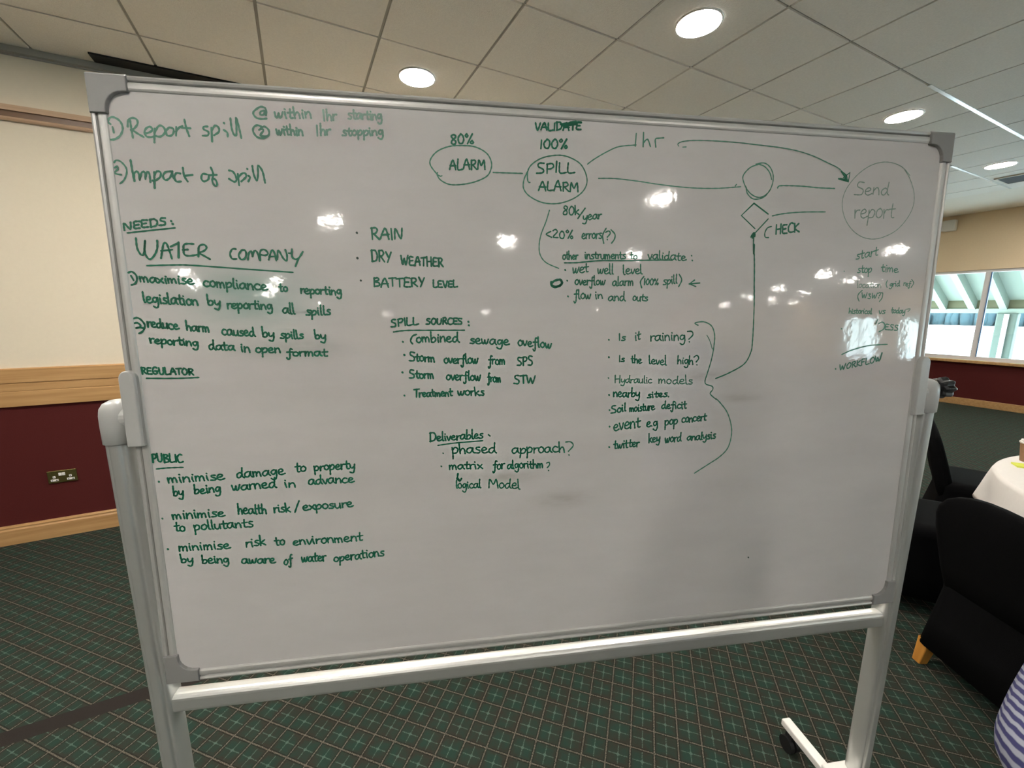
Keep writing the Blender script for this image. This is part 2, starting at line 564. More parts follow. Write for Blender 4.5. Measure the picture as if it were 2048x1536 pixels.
railbox('trim_5', [(0, 2.645), (.012, 2.645), (.012, 2.680), (0, 2.680)], M['dark_wood'], 'dark groove of the picture rail')
railbox('trim_6', [(0, 2.680), (.026, 2.680), (.022, 2.712), (0, 2.716)], M['pale_wood'], 'pale upper board of the picture rail')
railbox('trim_7', [(0, 2.985), (.012, 2.985), (.012, 2.992), (.030, 2.996), (.030, H + .012), (0, H + .012)], M['grid'], 'metal angle where the ceiling meets the wall')
g = rg().box(-0.98, 2.2, 3.60, 3.70, H - .010, H + .004)
o = tag(link('linear_vent', g, M['dark'], origin=UN(0.6, 3.65, H), rot=ROOM), 'black linear slot vent in the ceiling above the whiteboard corner, beside the cream wall', 'vent')

# window wall
SILL, HEAD = 0.735, 2.15
WINS = [(-2.3, 3.4), (-8.6, -3.4), (-12.9, -9.6), (-15.7, -13.9)]
g = rg().box(U1, U1 + .2, N0, N1, HEAD, H + .15)
prev = N1
for a, b_ in WINS:
    g.box(U1, U1 + .2, b_, prev, LOW - .2, HEAD)
    prev = a
g.box(U1, U1 + .2, N0, prev, LOW - .2, HEAD)
wr = struct('wall_right', g, M['beige'], 'beige wall above the windows with burgundy panel below', 'wall')
link('lower_panel', rg().box(U1, U1 + .2, N0, N1, 0, SILL - .03), M['burgundy'], wr)
tag(link('baseboard_right', rg().box(U1 - .022, U1, N0, N1 - .03, 0, .115), M['oak'], rot=ROOM, bevel=.006), 'oak skirting board under the windows', 'trim', kind='structure')
tag(link('trim_8', rg().box(U1 - .06, U1 + .02, N0, N1 - .03, SILL - .045, SILL), M['oak'], rot=ROOM, bevel=.008), 'oak window sill', 'trim', kind='structure')
for k, (a, b_) in enumerate(WINS):
    g = rg()
    g.box(U1 + .02, U1 + .10, a, b_, SILL, SILL + .06)
    g.box(U1 + .02, U1 + .10, a, b_, HEAD - .04, HEAD)
    ms = [b_ - .03]
    x = b_ - .86
    while x > a + .3:
        ms.append(x)
        x -= 1.25
    ms.append(a + .03)
    for x in ms:
        g.box(U1 + .02, U1 + .10, x - .032, x + .032, SILL + .06, HEAD - .04)
    w = tag(link('window_%d' % (k + 1), g, M['upvc'], rot=ROOM, bevel=.005), 'white framed window in the burgundy and beige wall', 'window', kind='structure')
    gs = rg()
    for x in ms[1:-1]:
        gs.box(U1 + .010, U1 + .021, x - .044, x - .033, SILL + .06, HEAD - .04)
    if len(ms) > 2:
        link('seal', gs, M['sky_blue_trim'], w)
    link('pane', rg().box(U1 + .055, U1 + .061, a + .02, b_ - .02, SILL + .03, HEAD - .02), M['glass'], w)

# ------------------------------------------------------------------ the mobile whiteboard
BC = Vector((0.14571, 0.93139, 0.40992 + EYE))
MB = Matrix.Translation(BC) @ Matrix.Rotation(rad(8.0678), 4, 'Z') @ Matrix.Rotation(rad(-2.1072), 4, 'X')
MBi = MB.inverted()
BW, BH = 0.9, 1.198          # half width, height; board local: x right, y away from the camera, z up from the top edge
base = MB @ Vector((0, .03, -1.2))
YAW = Matrix.Rotation(rad(8.0678), 4, 'Z')
MS = Matrix.Translation(Vector((base.x, base.y, 0))) @ YAW   # stand frame: upright
wb = thing('mobile_whiteboard', 'large white board on a silver wheeled stand covered in green handwriting', 'whiteboard', MS)
PY = 0.003                   # the writing surface lies this far behind the frame front
g = G(MB)
W2, FW = BW, 0.030
nx, nz = 24, 16
vs, fs, uvs = [], [], []
g.box(-W2 + .012, W2 - .012, PY, PY + .012, -BH + .012, -.012)
panel = link('writing_surface', g, M['board'], wb, uv=[((MBi @ p).x, (MBi @ p).z) for p in g.v])

# aluminium frame rails with a grooved, rounded profile
def rail_prof():
    pr = [(0, .021), (0, .004)]
    for k in range(5):
        t = math.pi * k / 4
        pr.append((.0046 - .0046 * math.cos(t), .004 - .0045 * math.sin(t)))
    pr += [(.0094, .011), (.0110, .011)]
    for k in range(7):
        t = math.pi * k / 6
        pr.append((.0184 - .0076 * math.cos(t), .003 - .0035 * math.sin(t)))
    pr += [(.0262, .0032), (.0262, .021)]
    return pr
for nm, a, b_, ax in (('top', -W2 + .05, W2 - .05, 0), ('bottom', -W2 + .05, W2 - .05, 0), ('left', -BH + .05, -.05, 1), ('right', -BH + .05, -.05, 1)):
    g = G(MB)
    rings = []
    for t in (a, b_):
        ring = []
        for wv, dv in rail_prof():
            if nm == 'top': ring.append((t, dv, -wv))
            if nm == 'bottom': ring.append((t, dv, -BH + wv))
            if nm == 'left': ring.append((-W2 + wv, dv, t))
            if nm == 'right': ring.append((W2 - wv, dv, t))
        rings.append([Vector(p) for p in ring])
    g.loft(rings, True)
    link('frame_rail', g, M['alu'], wb)
# corner caps
def corner(sx, top):
    g = G(MB)
    L, w, rr = .066, .029, .030
    out = [(0, 0), (L, 0), (L, w)]
    for k in range(7):
        a = rad(90 + 90 * (1 - k / 6)) if False else rad(90 * k / 6)
        # concave inner corner: centre at (w+rr, w+rr)
        out.append((w + rr - rr * math.sin(a), w + rr - rr * math.cos(a)))
    out += [(w, L), (0, L)]
    r0, r1, r2 = [], [], []
    for (p, q) in out:
        ins = .004
        cx, cy = .018, .018
        X = sx * (W2 - p)
        Z = -q if top else -BH + q
        p2, q2 = p, q
        if p == 0: p2 = p + ins
        if q == 0: q2 = q + ins
        X2 = sx * (W2 - p2)
        Z2 = -q2 if top else -BH + q2
        r0.append(Vector((X, .024, Z)))
        r1.append(Vector((X, .000, Z)))
        r2.append(Vector((X2, -.0045, Z2)))
    g.loft([r0, r1, r2], True)
    c = link('corner_cap', g, M['grey_plastic'], wb, bevel=.0012)
    return c
for sx in (-1, 1):
    for top in (True, False):
        corner(sx, top)

# stand: upright posts, cross bar, feet; stand frame local: x right, y away, z up from the floor
def sg():
    return G(MS)
PX = 0.934
HZ = 1.326                    # pivot height
def oval(w, d, x, y, z, seg=24, p=2.6):
    r = []
    for k in range(seg):
        t = 2 * math.pi * k / seg
        c, s = math.cos(t), math.sin(t)
        r.append(Vector((x + w / 2 * math.copysign(abs(c) ** (2 / p), c), y + d / 2 * math.copysign(abs(s) ** (2 / p), s), z)))
    return r
def fluted(w, d, x, y, z, seg=72):
    r = []
    for p, k in zip(oval(w, d, x, y, z, seg, 2.8), range(seg)):
        t = math.degrees(2 * math.pi * k / seg)
        s = 1.0
        for c in (242, 298):
            s -= .16 * math.exp(-((t - c) / 9.0) ** 2)
        r.append(Vector((x + (p.x - x) * s, y + (p.y - y) * s, z)))
    return r
for sx in (-1, 1):
    x = sx * PX
    g = sg()
    g.loft([fluted(.044, .056, x, .012, .10), fluted(.044, .056, x, .012, 1.30)], False)
    g.loft([fluted(.040, .052, x, .012, .10), fluted(.040, .052, x, .012, 1.30)], True)
    link('post', g, M['post'], wb, smooth=True)
    # plastic head: sleeve over the post rising to a rounded elbow that turns to the board
    g = sg()
    rr = []
    for z, k in ((1.262, 1.0), (1.264, 1.10), (1.300, 1.10), (1.320, 1.08), (1.333, 1.0), (1.342, .80), (1.347, .45), (1.348, .1)):
        rr.append(oval(.046 * k, .058 * k, x, .012, z))
    g.loft(rr, True)
    hd = link('post_head', g, M['pale_plastic'], wb, smooth=True)
    g = sg()
    ax = [(x - sx * t, .008, HZ - .012) for t in (0, .030)]
    g.tube(ax, [.024, .022], 20)
    ax = [(x - sx * t, .008, HZ - .012) for t in (.028, .034)]
    g.tube(ax, [.0225, .0225], 20)
    link('pivot_collar', g, M['pale_plastic'], hd, smooth=False, bevel=.002)
    g = sg()
    g.tube([(x - sx * .030, .008, HZ - .012), (x - sx * .056, .008, HZ - .012)], [.0165, .0165], 20)
    link('pivot_pin', g, M['grey_plastic'], hd, smooth=False)
    # clamp plate with round ends on the board frame
    g = G(MB)
    w, hl, cz = .0150, .060, -.5985
    out = []
    for k in range(13):
        a = math.pi * k / 12
        out.append((w * math.cos(a), hl + w * math.sin(a)))
    for k in range(2):
        a = math.pi + math.pi * k
        out.append((w * math.cos(a), -hl - w * .9))
    ri = []
    for y, s in ((.024, 1), (-.0065, 1), (-.0105, .84)):
        ri.append([Vector((sx * (W2 - .008) + p * s, y, cz + q * (1 if s == 1 else .985))) for p, q in out])
    g.loft(ri, True)
    link('clamp_plate', g, M['pale_plastic'], wb, bevel=.0015)
    # foot bar and castors
    g = sg()
    fx = x - sx * .075
    g.box(fx - .016, fx + .016, -.27, .205, .075, .100)
    g.box(min(fx, x) - .016, max(fx, x) + .02, -.02, .045, .078, .112)
    ft = link('foot', g, M['white_paint'], wb, bevel=.004)
    for yy in (-.235, .165):
        g = sg()
        for k in (-1, 1):
            g.tube([(fx + k * .004, yy + .01, .027), (fx + k * .018, yy + .01, .027)], .027, 20)
        g.box(fx - .011, fx + .011, yy - .004, yy + .022, .030, .076)
        link('castor', g, M['black_plastic'], ft)
g = sg()
rings = []
for x in (-PX + .012, PX - .012):
    rings.append([Vector((x, p.x, p.y)) for p in [Vector((q.x, q.y)) for q in rrect(.034, .046, .012, 0, .012, .652)]])
g.loft(rings, True)
link('cross_bar', g, M['post'], wb, smooth=False)
# hand wheel on the right, screw tip on the left
g = sg()
kx = PX + .024
lob = []
for t, s in ((0, .7), (.004, .95), (.022, 1.0), (.028, .9), (.030, .5)):
    lob.append([Vector((kx + .014 + t, .010 + s * (.026 + .003 * math.cos(8 * a)) * math.cos(a), HZ - .004 + s * (.026 + .003 * math.cos(8 * a)) * math.sin(a))) for a in [2 * math.pi * j / 64 for j in range(64)]])
g.loft(lob, True)
g.tube([(kx - .006, .010, HZ - .004), (kx + .016, .010, HZ - .004)], .011, 14)
link('hand_knob', g, M['black_plastic'], wb)
g = sg()
g.tube([(-PX - .022, .012, HZ - .004), (-PX - .034, .012, HZ - .006)], [.008, .004], 12)
link('screw_tip', g, M['black_plastic'], wb)

# ------------------------------------------------------------------ handwriting
LC = {  # x-height 1; strokes separated by ; width after |
 'a': '.74,.84 .5,1 .15,.78 .05,.32 .28,.02 .58,.25 .74,.88;.76,.95 .76,.3 .96,.02|.98',
 'b': '.1,1.85 .11,.9 .14,.04;.13,.45 .42,.86 .74,.6 .6,.1 .3,.0 .13,.12|.86',
 'c': '.68,.86 .42,1 .1,.68 .1,.25 .38,0 .76,.14|.82',
 'd': '.68,.8 .42,.96 .1,.6 .14,.12 .42,.02 .68,.5;.74,1.8 .72,.4 .95,.0|.98',
 'e': '.1,.46 .5,.54 .66,.78 .42,1 .12,.7 .12,.22 .42,0 .86,.2|.86',
 'f': '.72,1.6 .52,1.75 .4,1.4 .4,.4 .36,-.5 .16,-.72 .02,-.42;.08,.92 .76,.96|.74',
 'g': '.7,.86 .42,1 .12,.66 .26,.16 .54,.3 .72,.92;.74,.95 .76,-.1 .58,-.7 .3,-.76 .06,-.52|.9',
 'h': '.08,1.85 .1,.9 .13,0;.13,.42 .4,.92 .64,.72 .72,0|.86',
 'i': '.14,.95 .17,.4 .24,0;.16,1.42 .2,1.36|.42',
 'j': '.3,.95 .32,-.4 .1,-.7 -.1,-.5;.3,1.4 .33,1.36|.5',
 'k': '.08,1.85 .12,0;.66,.98 .16,.44 .4,.34 .76,0|.8',
 'l': '.12,1.85 .13,.6 .2,.05 .36,.0|.42',
 'm': '.06,.95 .1,0;.1,.52 .3,.94 .46,.74 .5,.02;.5,.52 .72,.94 .9,.72 .98,0|1.16',
 'n': '.06,.95 .1,0;.1,.5 .38,.96 .62,.74 .72,0|.86',
 'o': '.44,1 .14,.78 .08,.3 .36,0 .68,.26 .7,.72 .44,1|.82',
 'p': '.08,.95 .12,.1 .1,-.78;.12,.5 .42,.98 .74,.72 .6,.16 .2,.06|.86',
 'r': '.08,.95 .12,0;.12,.5 .32,.9 .62,.92|.64',
 's': '.62,.94 .26,.96 .22,.68 .6,.36 .5,.04 .04,.06|.72',
 't': '.3,1.55 .28,.6 .34,.06 .6,.08;.0,.92 .66,1.0|.68',
 'u': '.06,.95 .1,.26 .34,.0 .62,.3 .68,.95;.68,.95 .74,.0|.88',
 'v': '.04,.95 .34,.02 .66,.95|.72',
 'w': '.04,.95 .16,.1 .32,.06 .5,.78;.5,.78 .56,.1 .76,.06 1.0,.98|1.1',
 'x': '.02,.95 .72,.0;.64,.95 .08,.0|.78',
 'y': '.06,.95 .12,.36 .36,.2 .64,.6;.72,.95 .68,-.2 .46,-.74 .06,-.56|.84',
}
UC = {  # cap height 1
 'A': '.02,0 .18,.6 .36,1 .5,.7 .66,0;.1,.38 .66,.4|.74',
 'B': '.1,1 .1,0;.08,.92 .4,1 .5,.78 .14,.52 .5,.42 .54,.12 .1,.0|.64',
 'C': '.6,.92 .32,1 .06,.6 .14,.1 .42,0 .64,.08|.68',
 'D': '.12,1 .12,0;.04,.94 .42,.96 .64,.6 .5,.14 .08,.02|.72',
 'E': '.54,.96 .12,.96 .1,.5 .1,.06 .58,.02;.1,.5 .46,.52|.62',
 'F': '.54,.96 .12,.96 .1,0;.1,.52 .44,.54|.58',
 'G': '.6,.92 .3,1 .06,.56 .16,.06 .5,.04 .56,.4;.3,.42 .72,.42|.74',
 'H': '.08,1 .1,0;.1,.5 .56,.52;.58,1 .58,0|.7',
 'I': '.1,1 .12,0|.26',
 'K': '.08,1 .1,0;.54,.96 .12,.46 .6,.02|.64',
 'L': '.08,1 .08,.04 .56,.04|.58',
 'M': '.06,0 .14,.96 .4,.4 .64,.96 .76,0|.84',
 'N': '.06,0 .1,.96 .54,.06 .6,1|.7',
 'O': '.34,1 .06,.6 .16,.08 .46,.02 .66,.5 .54,.9 .34,1|.74',
 'P': '.1,.98 .1,-.02;.06,.94 .42,1 .54,.74 .36,.48 .1,.46|.6',
 'R': '.1,.98 .1,0;.06,.94 .4,1 .52,.76 .34,.52 .1,.48;.22,.48 .6,.0|.64',
 'S': '.54,.96 .2,.98 .14,.68 .5,.4 .44,.06 .02,.04|.62',
 'T': '.3,.98 .3,0;.0,.92 .62,1|.6',
 'U': '.06,1 .1,.2 .32,.0 .54,.24 .58,1|.68',
 'V': '.04,1 .3,0 .58,1|.62',
 'W': '.04,1 .18,.06 .4,.7 .56,.02 .84,1|.9',
 'Y': '.04,1 .28,.5;.56,1 .2,0|.58',
 '0': '.3,1 .06,.6 .12,.1 .36,0 .54,.4 .48,.86 .3,1|.64',
 '1': '.14,1 .14,0|.34',
 '2': '.06,.84 .3,1 .48,.76 .06,.06 .58,.02|.64',
 '3': '.08,.94 .42,.96 .22,.58 .5,.36 .36,.02 .04,.06|.58',
 '8': '.46,.88 .24,1 .1,.78 .42,.34 .36,.02 .12,.04 .08,.3 .44,.7 .46,.88|.58',
 '%': '.18,1 .04,.84 .16,.68 .28,.84 .18,1;.66,1 .2,0;.6,.34 .46,.18 .58,0 .72,.16 .6,.34|.8',
 '<': '.5,.8 .04,.42 .52,.08|.6',
 '?': '.06,.84 .34,1 .48,.72 .22,.34;.2,.06 .22,.0|.56',
 '.': '.1,.06 .13,.0|.28',
}
LC['.'] = '.1,.06 .14,-.02|.34'
def parse(s):
    st, w = s.rsplit('|', 1)
    return [[tuple(float(q) for q in p.split(',')) for p in k.split()] for k in st.split(';')], float(w)
LC = {k: parse(v) for k, v in LC.items()}
UC = {k: parse(v) for k, v in UC.items()}

def ray_board(px, py, off=0.0006):
    """where the sight line through a photo pixel meets the writing surface (board local x, z)"""
    d = Vector(((px - 1024) / F_PX, 1.0, -(py - 768) / F_PX))
    cpt, spt = math.cos(PITCH), math.sin(PITCH)
    d = Vector((d.x, cpt * d.y + spt * d.z, -spt * d.y + cpt * d.z))
    o = MBi @ Vector((0, 0, EYE))
    dl = MBi.to_3x3() @ d
    t = (PY - o.y) / dl.y
    p = o + dl * t
    return (p.x, p.z)

def smooth_line(pts, step):
    if len(pts) < 3:
        return pts
    out = []
    P = [pts[0]] + list(pts) + [pts[-1]]
    for i in range(1, len(P) - 2):
        p0, p1, p2, p3 = P[i - 1], P[i], P[i + 1], P[i + 2]
        n = max(2, min(10, int(math.dist(p1, p2) / step)))
        for k in range(n):
            t = k / n
            out.append(tuple(.5 * (2 * p1[j] + (p2[j] - p0[j]) * t + (2 * p0[j] - 5 * p1[j] + 4 * p2[j] - p3[j]) * t * t + (3 * p1[j] - p0[j] - 3 * p2[j] + p3[j]) * t ** 3) for j in (0, 1)))
    out.append(pts[-1])
    return out

def ribbon(g, pts, w, lift=0.0006):
    """flat ink stroke on the board, round ended; pts in board x, z metres"""
    q = [pts[0]]
    for p in pts[1:]:
        if math.dist(p, q[-1]) > 2e-4:
            q.append(p)
    y = PY - lift
    if len(q) == 1:
        q.append((q[0][0] + w * .2, q[0][1]))
    L, Rr = [], []
    n = len(q)
    for i in range(n):
        a, b_ = q[max(i - 1, 0)], q[min(i + 1, n - 1)]
        d = Vector((b_[0] - a[0], b_[1] - a[1]))
        d.normalize()
        ww = w * .5 * (1 + .16 * math.sin(i * 1.7 + q[0][0] * 900))
        nx_, nz_ = -d.y * ww, d.x * ww
        L.append((q[i][0] + nx_, q[i][1] + nz_))
        Rr.append((q[i][0] - nx_, q[i][1] - nz_))
    def cap(c, l, d):
        r = math.dist(c, l)
        a0 = math.atan2(l[1] - c[1], l[0] - c[0])
        return [(c[0] + r * math.cos(a0 + d * math.pi * k / 4), c[1] + r * math.sin(a0 + d * math.pi * k / 4)) for k in (1, 2, 3)]
    vs = [(x, y, z) for x, z in L] + [(x, y, z) for x, z in Rr]
    fs = [(i, i + 1, n + i + 1, n + i) for i in range(n - 1)]
    c0 = cap(q[0], L[0], 1)
    c1 = cap(q[-1], L[-1], -1)
    o = len(vs)
    vs += [(x, y, z) for x, z in c0] + [(x, y, z) for x, z in c1]
    fs.append((0, o, o + 1, o + 2, n))
    fs.append((n - 1, 2 * n - 1, o + 5, o + 4, o + 3))
    g.add(vs, fs)

REG = {  # photo windows the strokes were read from: x, y, scale
 1: (200, 190, 5.689), 2: (480, 190, 5.689), 3: (230, 420, 7.567), 4: (440, 460, 7.567), 5: (250, 600, 7.567),
 6: (450, 600, 7.567), 7: (290, 890, 7.567), 8: (500, 900, 6.827), 9: (320, 1040, 7.567), 10: (560, 1040, 7.567),
 11: (690, 420, 7.567), 12: (840, 240, 5.12), 13: (1060, 400, 5.689), 14: (1160, 230, 5.12), 15: (1440, 290, 4.876),
 16: (1160, 420, 3.413), 17: (1640, 480, 9.309), 18: (1640, 600, 9.309), 19: (1190, 780, 6.827), 20: (760, 610, 5.689),
 21: (830, 840, 5.689), 22: (1190, 630, 6.827)}
NORMAL, THIN, FAT = .0036, .0024, .0050

class Note:
    def __init__(self, mat, w=NORMAL, lift=.0006):
        self.parts = []          # (word, strokes) kept apart until done()
        self.mat, self.w, self.lift = mat, w, lift
        self.text = []
    def stroke(self, reg, s, w=None, raw=False):
        """traced strokes: 'x,y x,y;x,y ...' in window pixels"""
        x0, y0, sc = REG[reg]
        for k in s.split(';'):
            pts = [tuple(float(q) for q in p.split(',')) for p in k.split()]
            if len(pts) == 1:
                pts.append((pts[0][0] + 3, pts[0][1] + 5))
            px = [(x0 + p[0] / sc, y0 + p[1] / sc) for p in pts]
            if not raw:
                px = smooth_line(px, 2.5)
            self.parts.append(('', [ray_board(*p) for p in px], w or self.w))
        return self
    def word(self, reg, text, xa, ya, xb, yb, h, w=None):
        self.text.append(text)
        x0, y0, sc = REG[reg]
        A = Vector((x0 + xa / sc, y0 + ya / sc))
        B = Vector((x0 + xb / sc, y0 + yb / sc))
        h = h / sc
        lower = any(c.islower() for c in text)
        tot = 0
        items = []
        for i, c in enumerate(text):
            if c in LC and (lower or c == '.') and not c.isupper():
                st, wd = LC[c]
                k = 1.0
            elif c in UC:
                st, wd = UC[c]
                k = 1.75 if lower else 1.0
            else:
                tot += .5
                continue
            items.append((st, tot, k))
            tot += wd * k * (1.0 if lower else 1.05)
        d = B - A
        sx = d / max(tot - .1, .1)
        vp = Vector((1063, 6720))
        up = (A - vp).normalized()
        rnd = random.Random(hash(text) % 1000 + int(xa))
        rnd = random.Random(sum(ord(c) for c in text) * 31 + int(xa) + int(ya))
        for st, ox, k in items:
            dy = rnd.uniform(-.06, .06)
            sy = rnd.uniform(.93, 1.08)
            sl = rnd.uniform(-.05, .05)
            for k2 in st:
                px = []
                for (gx, gy) in k2:
                    gx += rnd.uniform(-.02, .02)
                    gy += rnd.uniform(-.025, .025)
                    p = A + sx * (ox + gx * k) + up * h * (gy * k * sy + dy) + sx * (sl * gy * k)
                    px.append((p.x, p.y))
                px = smooth_line(px, 1.6)
                self.parts.append((text, [ray_board(*p) for p in px], w or self.w))
        return self
    def dots(self, reg, *pts, r=1.0):
        for p in pts:
            self.stroke(reg, '%f,%f %f,%f' % (p[0], p[1], p[0] + 4, p[1] + 5), w=.0042 * r)
        return self
    def done(self, name='handwritten_lettering'):
        # strokes far apart on the board become pieces of their own
        bb = []
        for tx, p, w in self.parts:
            bb.append([min(q[0] for q in p), max(q[0] for q in p), min(q[1] for q in p), max(q[1] for q in p)])
        cl = list(range(len(bb)))
        def gap(a, b_):
            dx = max(a[0] - b_[1], b_[0] - a[1], 0)
            dz = max(a[2] - b_[3], b_[2] - a[3], 0)
            return math.hypot(dx, dz)
        ch = True
        while ch:
            ch = False
            for a in range(len(bb)):
                for b_ in range(a):
                    same = self.parts[a][0] and self.parts[a][0] == self.parts[b_][0]
                    if cl[a] != cl[b_] and (same or gap(bb[a], bb[b_]) < GAP):
                        o_, n_ = max(cl[a], cl[b_]), min(cl[a], cl[b_])
                        cl = [n_ if c == o_ else c for c in cl]
                        ch = True
        for c in sorted(set(cl)):
            g = G(MB)
            words = []
            for k, (tx, p, w) in enumerate(self.parts):
                if cl[k] == c:
                    ribbon(g, p, w, self.lift)
                    if tx and tx not in words:
                        words.append(tx)
            o = link(name, g, self.mat, panel)
            if words and name == 'handwritten_lettering':
                o['label'] = 'green handwriting reading ' + ' '.join(words)

GAP = .023
I, IM, IF = M['ink'], M['ink_mid'], M['ink_faint']
# headline 1
Note(IM).stroke(1, '90,310 110,265 160,255 230,300 262,380 235,460 170,505 110,508 85,490;90,310 122,332;145,365 160,430').stroke(1,
 '345,290 360,390 378,490;318,360 325,290 370,262 420,280 430,330 390,385 355,400;365,395 430,440 500,480;'
 '515,440 570,425 600,395 570,362 525,385 510,430 535,475 590,480 640,465;625,385 622,460 622,540;625,430 660,365 700,350 740,390 735,440 690,475 640,470;'
 '790,370 755,410 765,460 810,465 840,430 835,385 790,370;870,365 868,465;868,420 900,375 940,355;962,280 985,380 1018,470;930,375 1030,380;'
 '1225,360 1180,365 1185,395 1235,420 1230,460 1170,465;1270,375 1278,530;1270,410 1310,350 1350,370 1355,420 1300,460;1410,400 1450,430 1455,475;1412,320;'
 '1485,265 1500,380 1525,450 1550,465 1555,400 1550,260 1590,400 1610,495').done()
Note(I).stroke(1, '1880,150 1830,135 1760,180 1745,215 1780,260 1840,275 1895,270;1870,180 1830,190 1825,225 1865,225 1880,180 1885,225;1890,235 1893,180 1880,150').word(2, 'within', 395, 265, 815, 265, 70).word(2, '1hr', 940, 295, 1095, 290, 66).word(2, 'starting', 1230, 275, 1615, 285, 62).done()
Note(I).stroke(1, '1835,360 1790,345 1750,370 1745,420 1790,480 1860,492 1920,460 1920,400 1870,360 1830,385;1810,400 1845,385 1860,410 1825,465 1910,470').word(2, 'within', 415, 450, 720, 465, 64).word(2, '1hr', 862, 465, 1025, 455, 66).word(2, 'stopping', 1165, 465, 1630, 460, 58).done()
Note(I).stroke(1, '165,770 185,745 240,760 300,830 305,900 275,970 230,1010;170,830 200,810 205,845 170,890 245,910', w=.003).stroke(1,
 '350,740 370,860 395,980;395,975 390,900 420,870 445,900 455,970;455,960 480,880 515,885 520,960;520,940 540,875 565,900 575,990;620,880 622,970 625,1060;620,920 650,870 690,880 690,930 640,970 600,975;'
 '810,870 745,880 720,930 750,970 800,940 825,870;825,870 835,940 862,970;915,895 870,890 850,940 870,985 925,985;945,830 960,920 1000,985;960,922 1055,910;'
 '1220,905 1170,900 1155,950 1185,985 1235,960 1240,910;1262,825 1290,900 1280,980 1310,1035 1335,1020 1320,970 1290,950;1240,915 1330,910;'
 '1470,860 1510,870 1545,920 1555,970 1530,990 1470,955;1570,900 1585,1030;1570,950 1610,900 1650,890 1665,930 1610,985;1690,920 1710,940 1690,985;1675,838;'
 '1735,810 1750,900 1785,975 1800,900 1800,805 1850,870 1880,1000').done()
# needs, water company
Note(I).word(3, 'NEEDS', 135, 300, 775, 235, 112).stroke(3, '190,348 500,315 910,272', w=.003).dots(3, (850, 165), (875, 210)).done()
Note(I).stroke(3, '320,425 340,580 400,680 440,660 458,465;458,465 455,640 520,745 590,700 640,590 640,465;700,730 720,600 740,510 780,505 820,600 865,740;700,620 870,600;965,490 965,720;845,555 965,500;'
 '1195,515 1055,520 1040,620 1060,680 1130,695 1240,680;1025,605 1105,600;1270,560 1265,705;1262,620 1280,545 1350,525 1390,570 1350,620 1280,650 1360,700 1440,745').stroke(4,
 '240,290 190,290 155,360 185,435 255,438;330,305 285,380 320,445 380,430 400,360 375,305 325,310;425,450 440,350 475,320 495,400;495,400 520,320 560,330 605,460;610,460 605,380;600,390 620,310 680,300 730,355 690,385 620,375;'
 '740,450 770,340 800,305 830,360 855,465;745,405 860,400;870,445 885,310 960,430 1010,465 1015,380 990,300;1040,352 1085,355;1090,290 1090,400 1130,440 1190,430 1255,330;1190,430 1145,550').stroke(3, '485,843 900,832 1200,840 2040,900 2694,945', w=.003).done()
Note(I).stroke(3, '205,950 260,935 325,990 335,1060 305,1115 255,1135;245,995 285,1065').word(3, 'maximise', 380, 1090, 1190, 1125, 78).word(3, 'compliance', 1340, 1155, 2304, 1215, 84).word(4, 'to', 900, 930, 1025, 930, 76).word(4, 'reporting', 1220, 960, 1840, 985, 76).done()
Note(I).word(3, 'legislation', 430, 1400, 1260, 1445, 92).word(3, 'by', 1400, 1435, 1595, 1460, 82).word(4, 'reporting', 110, 1190, 795, 1200, 82).word(4, 'all', 950, 1255, 1135, 1272, 86).word(4, 'spills', 1305, 1290, 1670, 1285, 76).done()
Note(I).stroke(5, '130,285 180,268 240,295 300,370 295,430 265,480 215,505;130,355 190,345 235,380 230,410 175,425;175,425 230,418 300,430').word(5, 'reduce', 340, 405, 815, 450, 80).word(5, 'harm', 930, 455, 1280, 492, 80).word(5, 'caused', 1470, 530, 1970, 548, 82).word(6, 'by', 565, 555, 745, 570, 80).word(6, 'spills', 840, 582, 1185, 582, 70).word(6, 'by', 1360, 585, 1525, 602, 72).done()
Note(I).word(5, 'reporting', 380, 650, 1112, 705, 72).word(5, 'data', 1270, 745, 1660, 768, 76).word(5, 'in', 1755, 775, 1895, 792, 78).word(6, 'open', 465, 795, 840, 797, 76).word(6, 'format', 935, 848, 1545, 852, 66).done()
Note(I).word(5, 'REGULATOR', 255, 1118, 1040, 1135, 96).stroke(5, '330,1185 800,1185 1120,1172', w=.003).done()
# public
Note(I).word(7, 'PUBLIC', 110, 260, 575, 260, 122).stroke(7, '175,362 350,345 580,337', w=.003).done()
Note(I).dots(7, (210, 550)).word(7, 'minimise', 350, 578, 1200, 522, 80).word(7, 'damage', 1385, 500, 2110, 447, 84).word(8, 'to', 620, 300, 765, 292, 72).word(8, 'property', 875, 282, 1430, 255, 68).done()
Note(I).word(7, 'by', 430, 765, 585, 760, 78).word(7, 'being', 745, 745, 1145, 702, 76).word(7, 'warned', 1320, 692, 1985, 640, 80).word(8, 'in', 470, 500, 625, 510, 66).word(8, 'advance', 800, 470, 1415, 442, 68).done()
Note(I).dots(7, (265, 1110)).word(7, 'minimise', 420, 1122, 1200, 1075, 78).word(7, 'health', 1405, 1045, 1840, 1035, 82).word(8, 'risk', 325, 850, 548, 842, 68).stroke(8, '670,695 640,775 615,850').word(8, 'exposure', 720, 825, 1405, 775, 68).done()
Note(I).word(7, 'to', 455, 1305, 610, 1303, 80).word(7, 'pollutants', 745, 1290, 1635, 1235, 78).done()
Note(I).dots(9, (120, 435)).word(9, 'minimise', 285, 466, 1060, 430, 74).word(9, 'risk', 1300, 410, 1595, 375, 78).word(9, 'to', 1745, 382, 1890, 376, 78).word(10, 'environment', 195, 380, 1245, 308, 74).done()
